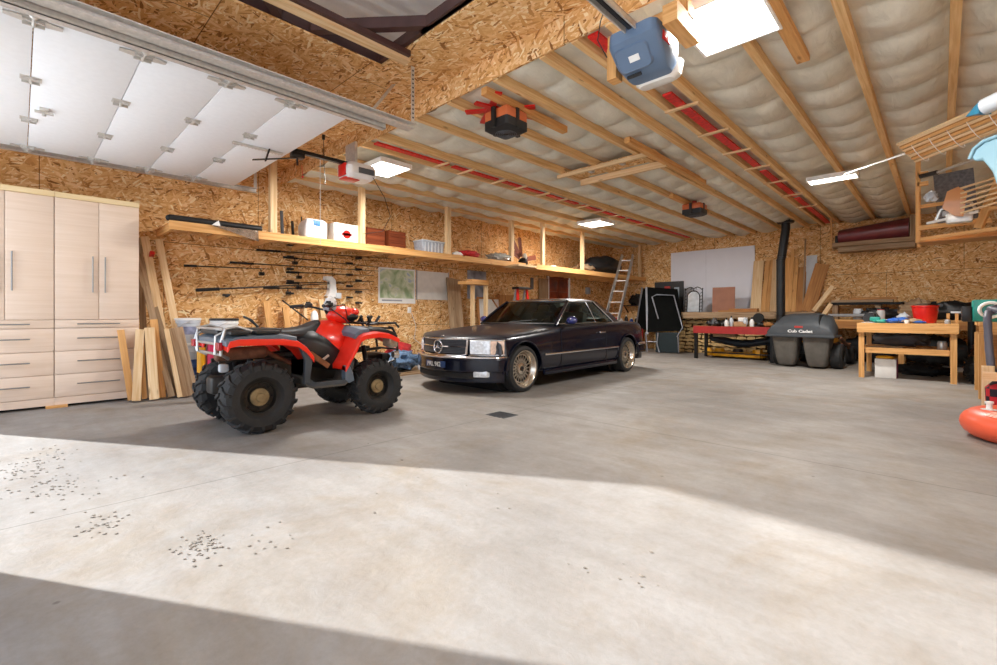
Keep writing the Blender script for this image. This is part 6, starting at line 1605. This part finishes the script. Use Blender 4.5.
for k in range(9):
    u = k / 8; w1 = .20 + .02 * u; h1 = .15 + .06 * u
    ms.append([(u * 1.2, w1 * math.cos(a) * (1 + .06 * math.sin(5 * a)), .02 + h1 + h1 * math.sin(a) * (1 + .08 * math.cos(4 * a))) for a in [2 * PI * q / 18 for q in range(18)]])
MB().loft(ms).build('roll_body', mr, t, angle=60)
MB().box(-.06, .0, -.14, .14, .03, .20, None, .02).build('black_end', M['black'], t)

# ================================================================ HANGING RACK AT THE RIGHT
t = thing('hanging_rack', 'open pine rack hung from the ceiling at the right edge', 'rack', (-.22, 7.7, 1.93))
def rk(name, p, q, w=.035, h=.04, mt='pine'): MB().beam(p, q, w, h).build(name, M[mt], t, smooth=False)
rk('post', (0, 0, 0), (0, 0, 1.30)); rk('rail', (0.03, -.0, .04), (1.2, -.25, .10)); rk('rail', (.03, .35, .04), (1.2, .2, .10)); rk('rail', (0, 0, .18), (.62, -.1, .18), .04, .05)
rk('rail', (0, .05, .45), (.25, .0, .45), .04, .04); rk('cross_rail', (0, .0, .62), (0, .5, .62), .04, .05); rk('post', (0, .5, 0), (0, .5, 1.30))
rk('brace', (.52, -.1, .10), (.72, -.2, .75), .05, .07); rk('rail', (.0, .0, .72), (.10, .0, .72), .04, .05); rk('rail', (.0, .0, .84), (.10, .0, .84), .04, .05); rk('rail', (.6, -.15, .30), (1.3, -.3, .34), .04, .04); rk('post', (1.15, -.25, 0), (1.15, -.25, 1.3))
MB().box(0, 1.2, .0, .4, .0, .012, Matrix.Rotation(R(-6), 4, 'Z')).build('rack_floor', M['pine_brown'], t, smooth=False)
tag(MB().box(0, .36, 0, .02, 0, .62).build('grey_board', pm('mottled_grey', '#5d5f64', .7, 0, .4, 30), None, (-.04, 8.1, 2.2), (0, R(-4), 0), smooth=False), 'mottled grey board standing at the back of the hanging rack', 'board')
t = thing('paddle_bundle', 'fan of pale wooden handles with a rounded orange-brown blade', 'paddles', (.10, 7.25, 2.25))
MB().loft([[(x, y, z) for x, z in ((-.10, .0), (.0, -.10), (.07, -.12), (.10, .14), (.03, .22), (-.06, .18))] for y in (0, .03)]).build('blade', pm('varnished_wood', '#c98a52', .3, 0, .15, 6, coat=.5), t, smooth=False)
for k in range(6): MB().cyl((.05, .0, -.08 + k * .055), (.62, -.35, .02 + k * .05), .012, n=8).build('handle', M['pine_pale'], t)
t = thing('telescopic_pole', 'long grey pole with black grip lying across the hanging rack', 'pole', (-.17, 7.5, 2.70)); MB().cyl((.12, -.08, 0), (.72, -.7, .02), .016, n=10).build('pole_shaft', M['alu'], t); MB().cyl((-.02, .0, -.0), (.13, -.09, .0), .026, n=10).build('grip', M['black'], t)
t = thing('ice_skates', 'silver metal handles and frame lying within the hanging rack', 'metal frame', (-.05, 7.45, 2.10))
MB().tube([(0, 0, .05), (.04, -.02, .16), (.16, -.05, .22), (.28, -.08, .20), (.34, -.1, .08)], .016, 8).build('loop_handle', M['alu'], t)
MB().beam((-.08, 0, .02), (.34, -.12, .08), .04, .025).build('runner', M['offwhite'], t, smooth=False)
MB().box(.08, .30, -.12, -.02, -.02, .10, None, .02).build('body', M['galv'], t); MB().box(.05, .14, -.06, .0, .08, .14, None, .01).build('knob', M['ltgrey'], t)
lump('white_tools', 'white and silver small tools on the upper rack rail', 'tools', (-.1, 7.66, 2.41), (.06, .05, .06), M['milky'], 50, .7, 7)
# bundle of cedar strips hung from the ceiling
t = thing('wood_strip_bundle', 'bundle of orange wood strips tied with white string near the ceiling', 'wood bundle', (-.25, 6.0, 2.62))
d_ = Vector((.75, -.62, .06))
for k in range(7):
    o_ = Vector((.0, .0, 0)) + Vector((.02, .035, -.022)) * (k - 3)
    MB().beam(o_, o_ + d_, .03, .024, (.3, .4, 1)).build('wood_strip', M['pine'] if k % 2 else M['pine_pale'], t, smooth=False)
for k in range(6):
    c_ = d_ * (.1 + k * .16); MB().tube([c_ + Vector((.02 + .10 * math.cos(a) * .62, .035 + .13 * math.cos(a) * .75, -.015 + .05 * math.sin(a) - .075 * math.cos(a))) * 1.0 for a in [2 * PI * q / 12 for q in range(12)]], .003, 5, closed=True).build('string_tie', M['white'], t)
# pole
tag(MB().cyl((-.27, 6.02, 2.62), (-1.02, 8.28, 3.08), .012, n=8).build('white_pole', M['white']), 'thin white pole running from the wood bundle to the long ceiling light', 'pole')
MB().tube([(.6, -.48, .07), (.6, -.48, .53)], .003, 6).build('hanging_wire', M['galv'], t)
# sled and watering shapes at the very edge
lb_ = pm('light_blue_plastic', '#86aebe', .25, 0, .06, 4, coat=.3)
t = thing('blue_sled', 'light blue plastic sled hung at the right edge under the bundle', 'sled', (.14, 4.55, 2.07), (0, 0, R(-44)))
MB().prism([(.0, .05), (.03, .11), (.09, .14), (.5, .15), (.5, -.22), (.17, -.22), (.13, -.08), (.07, .02), (.03, .02)], 'y', 0, .05).build('sled_shell', lb_, t, bevel=.015)
MB().tube([(.0, -.005, .05), (.03, -.005, .11), (.09, -.005, .14), (.5, -.005, .15)], .012, 8).build('sled_rim', lb_, t)
MB().cyl((.22, -.004, .06), (.22, .0, .06), .014, n=10).build('purple_spot', pm('purple_mark', '#5b3b9a', .4), t)
t = thing('white_canister', 'white canister with blue spout resting over the wood bundle', 'canister', (.21, 4.55, 2.40), (0, R(0), R(-40)))
MB().cyl((-.0, 0, .06), (.42, 0, .10), .055, n=16).build('canister_body', M['milky'], t)
MB().loft([[(-.12, 0, .04)] * 4, [(-.0, -.05, .01), (0, .05, .01), (0, .05, .09), (0, -.05, .09)]]).build('spout', pm('blue_spout', '#2f7fa0', .35), t)
tag(MB().box(0, .3, -.1, .1, 0, .02).build('wall_gadget', M['grey'], None, (.80, 13.0, 2.35), (0, R(-20), 0), smooth=False), 'grey gadget hung on the back wall at the right edge', 'gadget')
